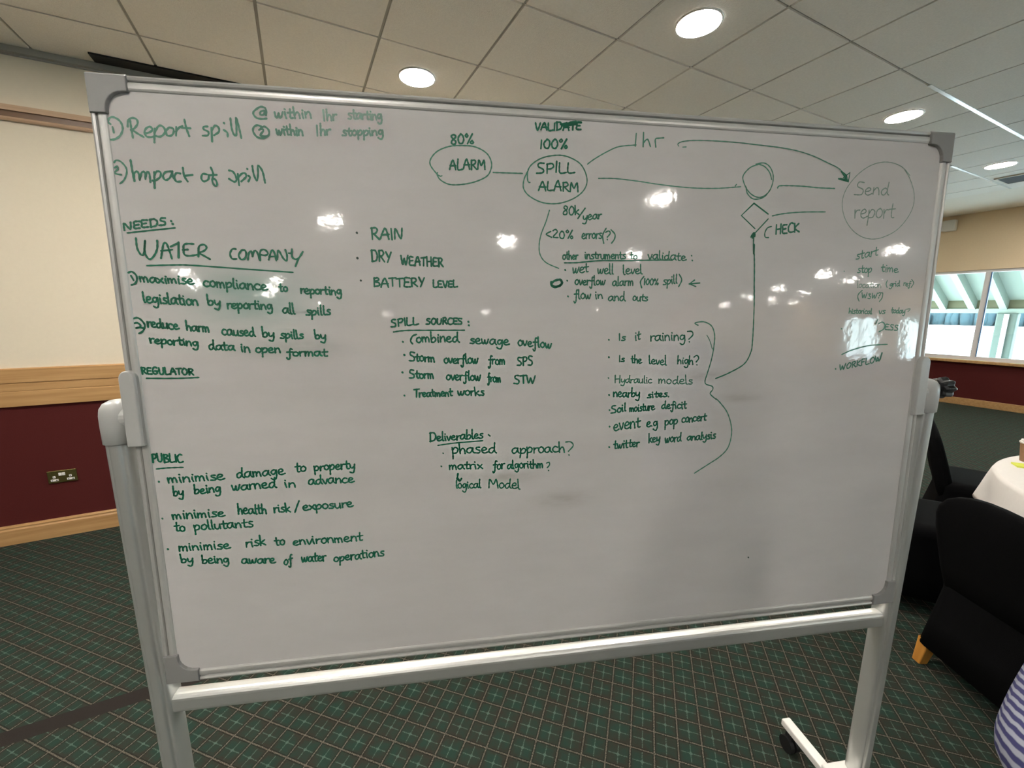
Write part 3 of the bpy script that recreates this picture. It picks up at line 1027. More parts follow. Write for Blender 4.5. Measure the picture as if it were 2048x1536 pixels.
Note(I).word(9, 'by', 318, 640, 500, 645, 68).word(9, 'being', 635, 655, 1045, 648, 72).word(9, 'aware', 1240, 658, 1745, 645, 74).word(9, 'of', 1880, 680, 2000, 650, 74).word(10, 'water', 330, 640, 695, 612, 78).word(10, 'operations', 815, 630, 1572, 540, 74).done()
# middle lists
for t in ((('RAIN', 400, 452, 868, 448, 170),), (('DRY', 395, 778, 690, 800, 165), ('WEATHER', 852, 840, 1480, 850, 135)), (('BATTERY', 430, 1162, 1195, 1165, 135), ('LEVEL', 1332, 1172, 1695, 1170, 100))):
    n = Note(I)
    for a in t:
        n.word(11, *a)
    n.done()
Note(M['ink_dot']).dots(11, (180, 345), (187, 727), (238, 1065)).done('bullet_marks')
Note(I).word(12, '80%', 315, 250, 550, 250, 98).word(12, '100%', 1222, 295, 1512, 295, 95).done()
Note(I).word(12, 'VALIDATE', 1175, 105, 1645, 102, 78).stroke(12, '1440,45 1540,32 1650,28;1470,60 1600,45', w=.004).done()
Note(IM, .0026).stroke(12, '225,572 190,570 110,470 110,400 180,320 300,272 420,263 560,275 680,340 730,430 725,510 680,580 560,635 420,662 300,660 210,615 175,560 180,540;750,538 900,543 1050,548;'
 '1125,640 1105,630 1100,540 1140,460 1250,390 1400,362 1520,380 1640,450 1700,560 1705,660 1650,750 1540,820 1400,857 1250,845 1120,780 1060,700 1065,610 1100,530').done('drawn_ovals')
Note(I, .0034).word(12, 'ALARM', 300, 505, 665, 500, 102).word(12, 'SPILL', 1192, 545, 1578, 536, 108).word(12, 'ALARM', 1212, 720, 1618, 735, 96).done()
Note(IM, THIN).stroke(14, '75,505 150,450 280,375 400,325 575,308').stroke(12, '1325,925 1290,1040 1240,1170 1220,1280 1230,1380 1290,1460 1420,1520').stroke(14, '190,650 360,652 600,680 760,705 1000,735 1200,750 1400,752 1560,742 1645,735;1588,728 1600,712').done('drawn_lines')
Note(I, .003).word(12, '80k', 1460, 970, 1625, 972, 52).stroke(12, '1690,905 1650,960 1615,1010').word(12, 'year', 1665, 1028, 1855, 1010, 52).done()
Note(I, .003).word(12, '<20%', 1292, 1200, 1568, 1218, 82).word(12, 'errors', 1655, 1215, 1858, 1215, 56).stroke(12, '1905,1110 1870,1180 1880,1262;1955,1125 1995,1170 1990,1220 1960,1262').word(12, '?', 1895, 1228, 1950, 1228, 90).done()
Note(I, .003).word(13, 'other', 370, 680, 542, 675, 52).word(13, 'instruments', 618, 670, 1085, 672, 52).word(13, 'to', 1135, 672, 1215, 672, 46).word(13, 'validate', 1340, 670, 1768, 690, 54).dots(13, (1835, 632), (1842, 685), r=.8).stroke(13, '390,715 550,712 800,690 1130,690 1400,685 1620,685').done()
Note(I, .003).dots(13, (398, 795), r=.8).word(13, 'wet', 482, 832, 660, 822, 66).word(13, 'well', 765, 840, 945, 840, 60).word(13, 'level', 1055, 846, 1272, 842, 60).done()
Note(I, .003).stroke(13, '240,930 250,980 300,990 355,960 350,910 290,915 245,950 270,985 340,975 365,940 340,905', w=.005).dots(13, (420, 915), r=.8).word(13, 'overflow', 508, 965, 850, 967, 56).word(13, 'alarm', 935, 975, 1172, 977, 56).stroke(13, '1295,870 1255,930 1270,1000;1695,845 1725,910 1690,985').word(13, '100%', 1290, 962, 1460, 966, 66).word(13, 'spill', 1512, 966, 1670, 950, 54).stroke(13, '1930,945 1810,955;1870,912 1810,955 1885,985', w=.0032, raw=True).done()
Note(I, .003).dots(13, (430, 1095), r=.8).word(13, 'flow', 498, 1128, 692, 1122, 58).word(13, 'in', 738, 1120, 825, 1122, 52).word(13, 'and', 888, 1145, 1078, 1146, 56).word(13, 'outs', 1165, 1146, 1335, 1150, 50).done()
# flow diagram on the right
Note(IM, .003).stroke(14, '575,190 565,320;650,180 645,325;645,290 690,250 720,325;775,330 770,250 800,240 855,235').done()
Note(IM, .0022).stroke(14, '1010,320 1000,300 1040,275 1150,262 1350,265 1600,282 1850,310 2040,332;1050,330 1085,328').stroke(15, '577,24 740,55 900,105 1050,175 1170,240 1250,350').done('drawn_arrow')
Note(I, .004).stroke(15, '1155,330 1250,357 1265,270 1200,320 1242,342 1230,300 1180,255 1240,350;1170,330 1235,340', raw=True).done('arrow_head')
Note(IM, .0026).stroke(14, '1830,505 1740,540 1670,620 1675,690 1720,780 1790,835 1860,840 1930,790 1970,700 1975,610 1940,530 1880,492 1800,505;1830,505 1890,530 1940,590 1960,660;1700,740 1710,800 1760,855 1820,862 1890,835 1950,760').done('drawn_circle')
Note(I, .003).stroke(14, '1780,905 1650,1030 1790,1165;1780,905 1925,1015;1925,1065 1780,1220', raw=True).done('drawn_diamond')
Note(IM, .0024).stroke(15, '560,420 575,400 650,397 800,403 960,418 1115,425;508,692 620,670 800,655 1025,653', w=.0028).done('drawn_lines')
Note(I, .0028).stroke(15, '500,795 460,810 435,860 440,900 470,903').word(15, 'HECK', 535, 872, 768, 850, 88, w=.004).done()
Note(I, .003).stroke(15, '330,870 325,960 332,1060 335,1200 332,1400 332,1536').stroke(16, '1189,530 1188,640 1182,800 1176,900 1165,970 1120,1050 1020,1110 925,1150').stroke(14, '1750,1250 1780,1205 1790,1245 1760,1235;1765,1260 1782,1215', w=.004).stroke(14, '1780,1330 1778,1420', w=.0045).done('drawn_arrow')
Note(IF, .0018).stroke(15, '1850,300 1780,220 1680,175 1570,170 1450,210 1330,300 1230,430 1190,560 1210,700 1280,820 1380,895 1490,918 1600,895 1720,830 1820,720 1880,600 1890,470 1850,330 1800,245').done('drawn_circle')
Note(IF, .0026).word(15, 'Send', 1305, 487, 1638, 487, 74).word(15, 'report', 1300, 718, 1690, 715, 92).done()
Note(IM, .0026).word(17, 'start', 660, 360, 1068, 290, 98).done()
Note(IM, .0026).dots(17, (445, 580), r=.6).word(17, 'stop', 690, 618, 955, 602, 88).word(17, 'time', 1130, 592, 1440, 606, 84).done()
Note(IF, .0024).word(17, 'location', 678, 890, 1130, 892, 66).done()
Note(IM, .0024).word(17, 'grid', 1285, 868, 1478, 858, 58).word(17, 'ref', 1545, 852, 1675, 868, 56).stroke(17, '1250,755 1225,820 1245,885;1700,735 1740,800 1690,885').done()
Note(IM, .0026).stroke(17, '780,940 710,1010 700,1080 725,1140;1130,985 1165,990 1150,1080 1100,1145').word(17, 'W3W?', 768, 1092, 1120, 1082, 98).done()
Note(IM, .0026).word(17, 'historical', 528, 1366, 960, 1376, 58).word(17, 'vs', 1083, 1376, 1200, 1376, 62).word(17, 'today', 1318, 1360, 1575, 1366, 62).stroke(17, '1590,1290 1680,1285 1630,1335', w=.0018).done()
Note(IM, .003).dots(18, (395, 530)).stroke(18, '1070,365 1035,440;1090,440 1150,410 1200,450 1180,540 1095,590').word(18, 'ESS', 1195, 548, 1445, 568, 105).done()
Note(IM, .003).stroke(18, '400,1015 600,930 900,850 1250,825').done('underline')
Note(I, .0032).dots(18, (285, 1280), r=.8).word(18, 'WORKFLOW', 355, 1315, 1130, 1130, 108).stroke(18, '1060,1130 1110,1110 1150,985', w=.004).done()
# questions
for t in (((335, 0), ('Is', 318, 347, 408, 347, 52), ('it', 540, 352, 615, 332, 72), ('raining', 752, 357, 1228, 345, 72)), ((572, 0), ('Is', 316, 637, 398, 637, 46), ('the', 492, 652, 632, 656, 60), ('level', 732, 662, 972, 684, 66), ('high', 1118, 667, 1335, 677, 60))):
    n = Note(I, .0032).dots(22, (185, t[0][0]))
    for a in t[1:]:
        n.word(22, *a)
    n.stroke(22, '1260,225 1320,225 1335,270 1280,330;1285,365' if t[0][0] == 335 else '1350,575 1390,550 1415,590 1380,640;1388,678')
    n.done()
Note(IM, .0028).dots(22, (180, 857), r=.7).word(22, 'Hydraulic', 262, 922, 772, 932, 56).word(22, 'models', 860, 936, 1325, 942, 64).done()
Note(I).dots(22, (190, 1090)).word(22, 'nearby', 248, 1116, 605, 1118, 66).word(22, 'sites.', 712, 1132, 1010, 1112, 50).done()
Note(I).dots(22, (195, 1295)).word(22, 'Soil', 212, 1345, 418, 1312, 62).word(22, 'moisture', 468, 1322, 808, 1296, 60).word(22, 'deficit', 902, 1278, 1245, 1276, 58).done()
Note(I).dots(19, (195, 495)).word(19, 'event', 248, 560, 610, 502, 88).word(19, 'e.g', 698, 502, 852, 490, 72).word(19, 'pop', 948, 482, 1122, 466, 66).word(19, 'concert', 1180, 446, 1512, 415, 64).done()
Note(I).dots(19, (190, 775)).word(19, 'twitter', 252, 802, 600, 770, 66).word(19, 'key', 728, 722, 882, 700, 64).word(19, 'word', 952, 722, 1172, 695, 68).word(19, 'analysis', 1252, 688, 1642, 660, 58).done()
Note(IM, .0028).stroke(22, '1405,140 1360,113 1420,95 1500,97 1590,150 1630,260 1625,400 1590,600 1530,800 1500,900 1515,945 1600,975 1605,1020 1570,1075 1650,1150').stroke(19, '1650,120 1700,165 1800,300 1855,470 1860,620 1810,790 1700,910 1550,1010 1355,1135').stroke(22, '1525,275 1565,350 1600,465', w=.0018).done('drawn_brace')
# spill sources
Note(I).word(20, 'SPILL', 122, 250, 435, 215, 84).word(20, 'SOURCES', 522, 222, 935, 215, 68).dots(20, (1005, 190), (1010, 230)).stroke(20, '155,307 300,290 620,288 960,287', w=.003).done()
Note(I).dots(20, (258, 415)).stroke(20, '415,335 370,355 348,410 370,440').word(20, 'ombined', 412, 425, 895, 420, 62).word(20, 'sewage', 1022, 436, 1465, 456, 58).word(20, 'oveflow', 1568, 462, 1950, 492, 60).done()
Note(I).dots(20, (275, 565)).word(20, 'Storm', 328, 632, 622, 650, 56).word(20, 'overflow', 728, 660, 1115, 667, 58).word(20, 'from', 1232, 676, 1420, 677, 62).word(20, 'SPS', 1558, 686, 1735, 692, 98).done()
Note(I).dots(20, (255, 765)).word(20, 'Storm', 333, 832, 612, 837, 58).word(20, 'overflow', 752, 852, 1145, 858, 58).word(20, 'from', 1222, 872, 1372, 877, 54).word(20, 'STW', 1522, 892, 1768, 892, 94).done()
Note(I).dots(20, (277, 1028)).word(20, 'Treatment', 385, 1046, 822, 1036, 50).word(20, 'works', 883, 1026, 1185, 1030, 52).done()
# deliverables
Note(I).word(21, 'Deliverables', 160, 247, 770, 205, 54).dots(21, (835, 165), (850, 178), r=.8).stroke(21, '262,288 450,262 770,235', w=.003).done()
Note(I).dots(21, (318, 375), r=.7).word(21, 'phased', 418, 382, 920, 372, 68).word(21, 'approach', 1102, 382, 1702, 362, 64).stroke(21, '1715,250 1770,248 1800,290 1745,355;1750,395', w=.003).done()
Note(I).dots(21, (297, 523), r=.8).word(21, 'matrix', 388, 562, 765, 552, 52).word(21, 'for', 885, 562, 1015, 552, 54).word(21, 'algorithm', 1048, 552, 1455, 546, 52).stroke(21, '1495,490 1525,480 1530,510 1505,540;1518,572', w=.003).done()
Note(I).stroke(21, '488,610 485,660 510,690;475,660 510,695 528,665', w=.0042).done('drawn_arrow')
Note(I, .0032).word(21, 'logical', 463, 777, 745, 770, 52).word(21, 'Model', 835, 772, 1192, 782, 60).done()
# pen dots left lower on the board
Note(M['ink_dot']).dots(14, (1720, 4526), r=.8).done('ink_speck')

# ------------------------------------------------------------------ ceiling downlights
def downlight(label, u, n, group):
    t = thing('downlight', label, 'ceiling light', Matrix.Translation(UN(u, n, H)) @ ROOM, group)
    g = G(t.matrix_world)
    g.lathe([(.110, -.001), (.123, -.001), (.122, -.005), (.116, -.008), (.110, -.005)], 40)
    link('trim_ring', g, M['white_paint'], t, smooth=True)
    g = G(t.matrix_world)
    g.lathe([(.111, -.001), (.111, -.0060), (.0005, -.0070)], 40)
    link('diffuser', g, M['lamp'], t)
    return t
d0 = downlight('glowing round downlight nearest above the whiteboard, in the upper right of the ceiling', 2.031, 1.783, 'recessed ceiling downlights over the whiteboard')
for lab, u, n in (('glowing round downlight just above the whiteboard top edge, left of the others', 0.826, 2.984),
                  ('glowing round downlight above the right end of the whiteboard top rail', 4.382, 1.786),
                  ('farthest glowing round downlight, by the dark slot vent at the right edge', 6.72, 1.84)):
    c = copy_tree(d0)
    c['label'] = lab
    c.matrix_world = Matrix.Translation(UN(u, n, H)) @ ROOM
REFL = [(-2.755, -3.307), (-.772, -4.942), (1.31, -3.383), (1.311, -6.517), (-8.204, -6.057), (-9.658, -7.542), (-7.091, -7.418), (-8.305, -8.648),
        (-9.692, -10.048), (-10.064, -13.217), (-10.581, -19.655), (-4.905, -19.634), (.78, -19.143), (6.219, -10.133), (7.479, -11.428), (8.766, -12.712),
        (5.962, -7.221), (6.303, -12.987), (7.716, -14.507), (6.363, -15.797), (7.756, -17.218), (9.203, -18.806), (6.662, -19.576)]
for u, n in REFL:
    c = copy_tree(d0)
    c['label'] = 'round downlight behind the camera, seen as a bright spot mirrored in the whiteboard'
    c['group'] = 'downlights mirrored in the whiteboard'
    c.matrix_world = Matrix.Translation(UN(u, n, H)) @ ROOM

for u, n in ((-.31, 1.783), (-1.52, 1.95), (-.9, -.6), (-2.75, -.45), (8.5, 1.0)):  # unseen lamps added to brighten the board, stand and walls
    c = copy_tree(d0)
    c['label'] = 'added round downlight, unseen outside the edges of the picture'
    c['group'] = 'added downlights outside the picture'
    c.matrix_world = Matrix.Translation(UN(u, n, H)) @ ROOM

# dark slot vent and wall sensor on the right
g = rg().box(7.35, 7.72, -1.2, 2.02, H - .012, H + .004)
sv = tag(link('slot_vent', g, M['dark'], origin=UN(7.5, 1, H), rot=ROOM), 'dark ceiling slot vent beyond the farthest downlight', 'vent')
g = rg()
g.box(7.33, 7.35, -1.22, 2.04, H - .014, H + .004).box(7.72, 7.74, -1.22, 2.04, H - .014, H + .004).box(7.33, 7.74, 2.02, 2.04, H - .014, H + .004)
link('vent_frame', g, M['plaster'], sv)
g = rg().box(U1 - .11, U1, 2.98, 3.14, 2.79, 2.96)
tag(link('wall_sensor', g, M['white_plastic'], origin=UN(U1, 3.06, 2.8), rot=ROOM, bevel=.015), 'small white box high on the beige wall beside the whiteboard corner', 'sensor')

# ------------------------------------------------------------------ wall socket
sk = thing('wall_socket', 'brass double power socket on the burgundy wall panel', 'socket', Matrix.Translation(UN(-1.497, N1, 0.42)) @ ROOM)
def kg():
    return G(sk.matrix_world)
g = kg()
g.box(-.073, .073, -.010, 0, -.043, .043)
link('face_plate', g, M['brass'], sk, bevel=.004)
for s in (-1, 1):
    g = kg()
    g.box(s * .040 - .019, s * .040 + .019, -.0115, -.009, -.030, -.016)
    g.box(s * .040 - .0065, s * .040 + .0065, -.0115, -.009, -.008, .006)
    so = link('socket_insert', g, M['white_plastic'], sk, bevel=.002)
    g = kg()
    for q in (-.011, .011):
        g.box(s * .040 + q - .0032, s * .040 + q + .0032, -.0122, -.011, -.0265, -.0205)
    g.box(s * .040 - .002, s * .040 + .002, -.0122, -.011, -.005, .003)
    link('pin_hole', g, M['dark'], so)
    g = kg()
    g.box(s * .0085 - .0075, s * .0085 + .0075, -.0135, -.009, .006, .026)
    link('rocker_switch', g, M['white_plastic'], sk, bevel=.0015)

# ------------------------------------------------------------------ chairs, table
def make_chair(label):
    t = thing('dining_chair', label, 'chair', Matrix.Identity(4), 'black upholstered chairs around the round table')
    g = G()
    g.loft([rrect(.455, .50, .05, .095, 0, -.02), rrect(.45, .47, .05, .22, 0, -.01), rrect(.445, .445, .05, .36, 0, .005), rrect(.46, .455, .06, .42, 0, .005),
            rrect(.465, .46, .07, .45, 0, .005), rrect(.44, .435, .08, .468, 0, .005), rrect(.36, .36, .09, .476, 0, .005)], True)
    link('seat', g, M['black_fabric'], t, smooth=True)
    g = G()
    rr = []
    for z, w, th in ((.36, .43, .075), (.46, .445, .085), (.56, .45, .082), (.64, .45, .076), (.70, .438, .070), (.738, .408, .064), (.775, .345, .056), (.801, .262, .048), (.818, .165, .038), (.826, .07, .02)):
        rr.append(rrect(w, th, th * .48, z, 0, -.175 - (z - .36) * .27, 5))
    g.loft(rr, True)
    link('backrest', g, M['black_fabric'], t, smooth=True)
    for sx in (-1, 1):
        for sy, y0, y1 in ((1, .20, .205), (-1, -.232, -.252)):
            g = G()
            g.loft([rrect(.036, .036, .004, 0, sx * .198, y1), rrect(.050, .050, .005, .11, sx * .195, y0)], True)
            tag(link('leg', g, M['leg_wood'], t), 'orange-brown wooden leg')
    return t
chA = make_chair('nearest black chair with rounded back and orange wooden leg, beside the whiteboard post')
def put(o, x, y, dx, dy):
    o.matrix_world = Matrix.Translation((x, y, 0)) @ Matrix.Rotation(math.atan2(-dx, dy), 4, 'Z')
put(chA, 2.045, 1.385, 1, -.02)
chB = copy_tree(chA)
chB['label'] = 'far black chair seen side-on, its narrow back against the green carpet'
put(chB, 2.98, 2.46, .75, -.66)
chC = copy_tree(chA)
chC['label'] = 'black chair mostly hidden behind the whiteboard post, between the two others'
put(chC, 2.2, 2.03, .85, -.5)

TC = Vector((2.95, 1.42, 0))
tb = thing('round_table', 'round table under the white cloth at the right edge', 'table', Matrix.Translation(TC))
g = G(tb.matrix_world)
g.lathe([(.70, .715), (.755, .718), (.76, .728), (.755, .738), (.3, .738)], 64)
link('tabletop', g, M['dark_wood'], tb)
for k in range(4):
    a = rad(45 + 90 * k)
    g = G(tb.matrix_world)
    g.tube([(.42 * math.cos(a), .42 * math.sin(a), .716), (.50 * math.cos(a), .50 * math.sin(a), 0)], [.02, .017], 12)
    link('leg', g, M['black_plastic'], tb)
g = G(Matrix.Translation(TC))
rings = []
NS = 144
def fold(a, k):
    return k * (.5 * math.sin(9 * a + .7) + .35 * math.sin(14 * a + 2.1) + .25 * math.sin(23 * a))
for r, z, k in ((.02, .7425, 0), (.4, .7425, 0), (.70, .7425, 0), (.755, .742, 0), (.768, .736, .001), (.773, .722, .003), (.778, .68, .010), (.785, .62, .018), (.790, .565, .026), (.792, .548, .028)):
    rings.append([Vector(((r + fold(a, k)) * math.cos(a), (r + fold(a, k)) * math.sin(a), z + (fold(a, .25 * k) if k > .02 else 0))) for a in [2 * math.pi * j / NS for j in range(NS)]])
inner = []
for r, z, k in ((.790, .549, .028), (.783, .62, .018), (.770, .722, .003), (.765, .7405, .001), (.02, .7405, 0)):
    inner.append([Vector(((r - .001 + fold(a, k)) * math.cos(a), (r - .001 + fold(a, k)) * math.sin(a), z + (fold(a, .25 * k) if k > .02 else 0))) for a in [2 * math.pi * j / NS for j in range(NS)]])
g.loft(rings + inner, True)
tag(link('tablecloth', g, M['cloth'], origin=TC + Vector((0, 0, .74)), smooth=True), 'short white cloth draped over the round table at the right edge', 'tablecloth')
cupP = Vector((2.70, 2.065, .7425))
cp = thing('coffee_cup', 'brown paper coffee cup with white lid standing on the white tablecloth', 'cup', Matrix.Translation(cupP))
g = G(cp.matrix_world)
g.lathe([(.003, .0), (.029, .0), (.030, .002), (.040, .098), (.030, .098)], 32)
link('cup_body', g, M['brown_card'], cp, smooth=False)
g = G(cp.matrix_world)
g.lathe([(.041, .096), (.043, .098), (.043, .104), (.039, .106), (.038, .114), (.034, .116), (.033, .112), (.002, .112)], 32)
link('lid', g, M['white_plastic'], cp)
np_ = Vector((2.605, 1.985, .7425))
g = G(Matrix.Translation(np_) @ Matrix.Rotation(rad(-32), 4, 'Z'))
g.box(-.05, .075, -.035, .035, 0, .008)
tag(link('sticky_notes', g, M['yellow_paper'], origin=np_, bevel=.001), 'bright yellow pad of sticky notes on the white tablecloth in front of the cup', 'sticky notes')

# ------------------------------------------------------------------ person at the right edge, arm bent, turned away
PP = Vector((0.93, 0.25, 0))
PM = Matrix.Translation(PP) @ Matrix.Rotation(rad(-80), 4, 'Z')     # local +y is where the person faces
def skin_mesh(name, joints, edges, mat, parent=None, mw=None):
    me = bpy.data.meshes.new(name)
    me.from_pydata([j[:3] for j in joints], edges, [])
    o = bpy.data.objects.new(name, me)
    COL.objects.link(o)
    if parent is not None:
        o.parent = parent
    else:
        o.matrix_world = mw
    sk_ = o.modifiers.new('skin', 'SKIN')
    sk_.use_smooth_shade = True
    for i, j in enumerate(joints):
        me.skin_vertices[0].data[i].radius = (j[3], j[4] if len(j) > 4 else j[3])
        me.skin_vertices[0].data[i].use_root = (i == 0)
    ss = o.modifiers.new('sub', 'SUBSURF')
    ss.levels = 2
    ss.render_levels = 2
    me.materials.append(mat)
    bpy.context.view_layer.update()
    return o
# elbow of the left arm lands where the photo shows it (world), converted to the person's frame
PMi = PM.inverted()
EL = PMi @ Vector((0.685, 0.43, 0.96))
SH = PMi @ Vector((0.88, 0.46, 1.36))
WR = EL + Vector((.06, .21, -.04))
J = [(0, 0, .92, .13, .10), (0, -.01, 1.06, .12, .09), (0, 0, 1.22, .13, .095), (0, 0, 1.36, .11, .085), (0, .0, 1.45, .052), (0, .012, 1.52, .05), (0, .02, 1.58, .07, .085), (0, .02, 1.66, .074, .092), (0, .015, 1.72, .045, .05),
     (.09, 0, .86, .085), (.10, .02, .50, .056), (.105, -.01, .10, .04), (.115, .14, .035, .035),
     (-.09, 0, .86, .085), (-.10, .02, .50, .056), (-.105, -.01, .10, .04), (-.115, .14, .035, .035),
     (.17, 0, 1.36, .055), (.24, -.03, 1.08, .04), (.20, .16, .98, .03), (.18, .24, .97, .033),
     (SH.x, SH.y, SH.z, .05), (EL.x, EL.y, EL.z, .036), (WR.x, WR.y, WR.z, .026), (WR.x + .02, WR.y + .08, WR.z - .01, .03, .016)]
E_ = [(0, 1), (1, 2), (2, 3), (3, 4), (4, 5), (5, 6), (6, 7), (7, 8), (0, 9), (9, 10), (10, 11), (11, 12), (0, 13), (13, 14), (14, 15), (15, 16), (3, 17), (17, 18), (18, 19), (19, 20), (3, 21), (21, 22), (22, 23), (23, 24)]
person = skin_mesh('person', J, E_, M['skin'], mw=PM)
tag(person, 'person at the right edge in a navy and white striped jumper, one elbow bent', 'person')
# fingers
for hx, hy, hz in ((.18, .27, .97), (WR.x + .03, WR.y + .115, WR.z - .012)):
    for k in range(5):
        if k < 4:
            o_ = Vector((hx - .027 + .018 * k, hy, hz))
            L_ = (.052, .062, .058, .046)[k]
            js = [(o_.x, o_.y - .01, o_.z, .009), (o_.x, o_.y + L_ * .55, o_.z - .004, .008), (o_.x + .002, o_.y + L_, o_.z - .022, .007)]
        else:
            js = [(hx + .028, hy - .05, hz, .010), (hx + .052, hy - .022, hz - .006, .009), (hx + .056, hy + .006, hz - .014, .008)]
        skin_mesh('finger', js, [(0, 1), (1, 2)], M['skin'], person)
# clothing built as lofted tubes with metre-true stripes
def sleeve(name, pts, rs, mat, par):
    pts = [Vector(p) for p in pts]
    # smooth the path
    sm, sr = [], []
    P = [pts[0]] + pts + [pts[-1]]
    RR = [rs[0]] + list(rs) + [rs[-1]]
    for i in range(1, len(P) - 2):
        for k in range(8):
            t = k / 8
            f = lambda a, b_, c, d: .5 * (2 * b_ + (c - a) * t + (2 * a - 5 * b_ + 4 * c - d) * t * t + (3 * b_ - a - 3 * c + d) * t ** 3)
            sm.append(f(P[i - 1], P[i], P[i + 1], P[i + 2]))
            sr.append(RR[i] + (RR[i + 1] - RR[i]) * t)
    sm.append(pts[-1])
    sr.append(rs[-1])
    g = G(PM)
    n = 20
    a = Vector((1, 0, 0))
    rings, lens, L = [], [], 0
    for i, p in enumerate(sm):
        d = (sm[min(i + 1, len(sm) - 1)] - sm[max(i - 1, 0)]).normalized()
        a = (a - d * a.dot(d)).normalized()
        bb = d.cross(a)
        if i:
            L += (p - sm[i - 1]).length
        rings.append([p + (a * math.cos(t) + bb * math.sin(t)) * sr[i] for t in [2 * math.pi * j / n for j in range(n)]])
        lens += [L] * n
    g.loft(rings, True)
    uv = [((i % n) / n, lens[i]) for i in range(len(lens))]
    return link(name, g, mat, par, smooth=True, uv=uv)
sleeve('sleeve', [(0.06, 0, 1.38), tuple(SH), tuple(SH.lerp(EL, .5)), tuple(SH.lerp(EL, .9)), tuple(EL + Vector((0, .035, -.02))), tuple(EL.lerp(WR, .55)), tuple(EL.lerp(WR, .97))] if SH.x > 0 else
       [(-0.06, 0, 1.38), tuple(SH), tuple(SH.lerp(EL, .5)), tuple(SH.lerp(EL, .92)), tuple(EL + Vector((0, .03, -.025))), tuple(EL.lerp(WR, .5)), tuple(EL.lerp(WR, .97))],
       [.075, .074, .062, .058, .055, .050, .040], M['stripe'], person)
sleeve('sleeve', [(.06, 0, 1.38), (.17, 0, 1.36), (.22, -.015, 1.20), (.24, -.03, 1.09), (.232, .02, 1.04), (.22, .08, 1.01), (.20, .15, .985)], [.075, .074, .060, .056, .054, .048, .038], M['stripe'], person)
g = G(PM)
rings, uv = [], []
for z, w, d in ((.80, .36, .25), (.84, .37, .26), (.95, .35, .25), (1.08, .33, .235), (1.22, .37, .25), (1.34, .38, .24), (1.41, .30, .20), (1.45, .17, .15), (1.47, .13, .13)):
    rings.append(oval(w, d, 0, 0, z, 28, 2.3))
    uv += [(k / 28, z) for k in range(28)]
g.loft(rings, True)
link('jumper', g, M['stripe'], person, smooth=True, uv=uv)
g = G(PM)
for s in (-1, 1):
    g.loft([oval(.13, .14, s * .105, -.01, .06), oval(.14, .15, s * .10, .01, .3), oval(.15, .16, s * .10, .02, .5), oval(.185, .20, s * .092, .005, .8), oval(.19, .22, s * .088, 0, .90)], True)
link('trousers', g, M['navy'], person, smooth=True)
for s in (-1, 1):
    g = G(PM)
    g.loft([rrect(.095, .27, .045, .0, s * .11, .06), rrect(.10, .28, .048, .025, s * .11, .06), rrect(.09, .24, .043, .055, s * .11, .045), rrect(.075, .12, .035, .095, s * .107, -.01)], True)
    link('shoe', g, M['shoe'], person, smooth=True)
g = G(PM)
hr = []
for z, k, yo in ((1.60, .80, -.045), (1.64, .96, -.035), (1.70, 1.0, -.018), (1.745, .88, -.005), (1.775, .6, .004), (1.79, .2, .006)):
    hr.append(oval(.165 * k, .20 * k, 0, .01 + yo, z, 24, 2.1))
g.loft(hr, True)
link('hair', g, M['hair'], person, smooth=True)
for s in (-1, 1):
    g = G(PM)
    g.lathe([(.001, -.011), (.008, -.008), (.011, 0), (.008, .008), (.001, .011)], 14, (s * .030, .098, 1.645))
    link('eye', g, M['white_plastic'], person, smooth=True)
    g = G(PM)
    g.loft([oval(.012, .035, s * .078, .012, 1.60, 12), oval(.016, .045, s * .082, .010, 1.63, 12), oval(.010, .035, s * .080, .008, 1.655, 12)], True)
    link('ear', g, M['skin'], person, smooth=True)
g = G(PM)
g.loft([oval(.034, .03, 0, .108, 1.595, 12), oval(.026, .026, 0, .110, 1.61, 12), oval(.015, .02, 0, .105, 1.645, 12)], True)
link('nose', g, M['skin'], person, smooth=True)
g = G(PM)
g.loft([oval(.044, .012, 0, .100, 1.560, 14), oval(.046, .016, 0, .102, 1.566, 14), oval(.036, .012, 0, .101, 1.573, 14)], True)
link('mouth', plain and g and M['brown_card'] or None, person) if False else link('mouth', g, M['brown_card'], person, smooth=True)

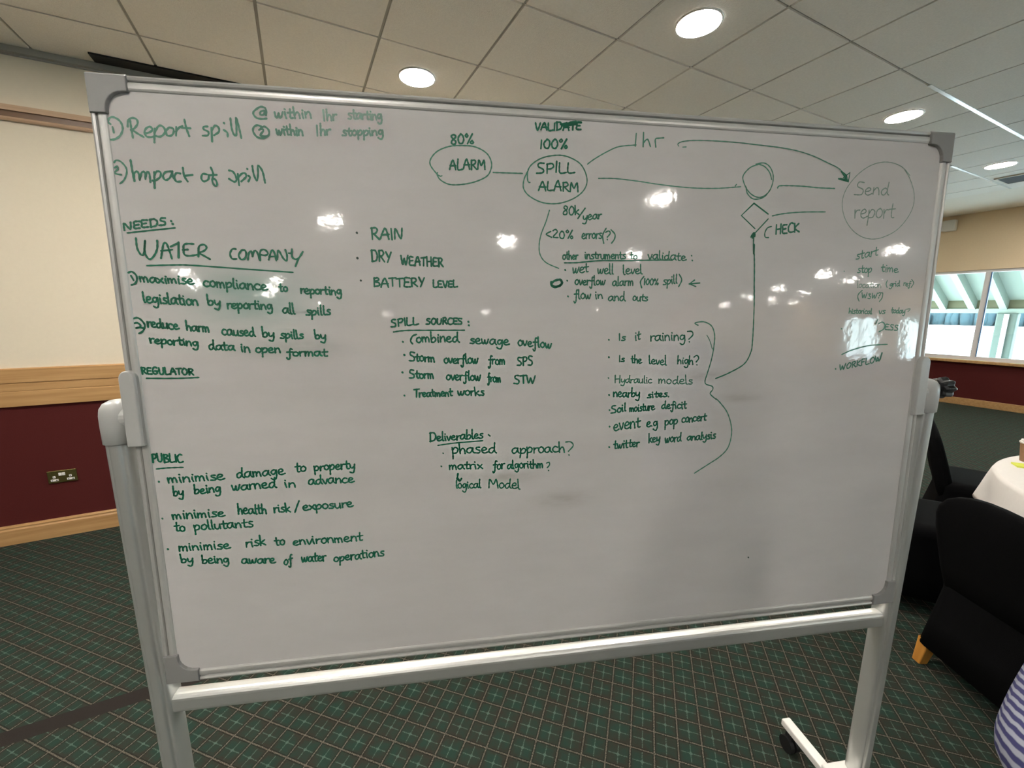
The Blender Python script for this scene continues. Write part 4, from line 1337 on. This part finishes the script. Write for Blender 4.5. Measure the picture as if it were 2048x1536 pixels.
# ------------------------------------------------------------------ outside the windows
g = rg().box(U1 + .25, 140, -90, 90, -1.25, -1.0)
tag(link('ground', g, M['concrete'], rot=ROOM), 'bright pale paving outside the windows', 'ground', kind='structure')
for k, (a, b_, n0, n1) in enumerate(((30, 33, -10, 40), (37, 38.5, -4, 26), (24, 25, -8, 9.2))):
    g = rg().box(a, b_, n0, n1, -1.0, -.97)
    tag(link('lawn_strip', g, M['grass'], origin=UN((a + b_) / 2, (n0 + n1) / 2, -1), rot=ROOM), ('broad middle strip of green lawn outside the window', 'thin far strip of green lawn outside the window', 'near strip of green lawn outside, by the pale column')[k], 'lawn', 'lawn strips outside the window')
g = rg()
rnd = random.Random(3)
for k in range(330):
    n = -8 + k * .2 + rnd.uniform(-.2, .2)
    h = rnd.uniform(2.5, 3.4)
    uu = 104 + rnd.uniform(-2, 2)
    w = rnd.uniform(.35, .9)
    rings = []
    for zz, kk in ((0, .8), (.3, 1.0), (.55, .95), (.72, .75), (.86, .45), (1, .1)):
        rings.append([Vector((uu + w * kk * math.cos(t) * rnd.uniform(.8, 1.2), n + w * kk * math.sin(t) * rnd.uniform(.8, 1.2), -1.0 + h * zz)) for t in [2 * math.pi * j / 8 for j in range(8)]])
    g.loft(rings, True)
tag(link('distant_trees', g, M['far_trees'], rot=ROOM, origin=UN(104, 20, -1), smooth=True), 'blue-green line of distant trees outside the window', 'trees', kind='stuff')
cn = thing('canopy', 'pale green sloping canopy roof outside the window, on rafters and a column', 'canopy', Matrix.Translation(UN(U1 + .22, 1, 0)) @ ROOM)
C0, C1, Z0, Z1 = U1 + .22, 12.6, 3.05, 1.56
def slab(n0, n1, dz0, dz1):
    g = rg()
    g.loft([[Vector((C0, n, Z0 + dz0)), Vector((C1, n, Z1 + dz0)), Vector((C1, n, Z1 + dz1)), Vector((C0, n, Z0 + dz1))] for n in (n0, n1)], True)
    return g
link('roof_panel', slab(-16, 7, .16, .24), M['soffit'], cn)
n = 1.2
while n < 5.4:
    link('rafter', slab(n, n + .10, -.05, .16), M['soffit'], cn)
    n += .44
link('fascia', rg().box(C1 - .02, C1 + .05, -16, 7, 1.56, 1.86), M['olive'], cn)
link('edge_beam', rg().box(C1 - .06, C1 + .06, -16, 7, 1.47, 1.56), M['soffit'], cn)
link('column', rg().box(C1 - .10, C1 + .10, 2.80, 3.08, -1.0, 1.47), M['column'], cn, bevel=.02)
g = rg()
g.tube([(C1 - .14, 2.93, -1.0), (C1 - .14, 2.93, 1.45)], .035, 12)
link('downpipe', g, M['upvc'], cn)
link('column', rg().box(C1 - .10, C1 + .10, -3.2, -2.92, -1.0, 1.47), M['column'], cn, bevel=.02)
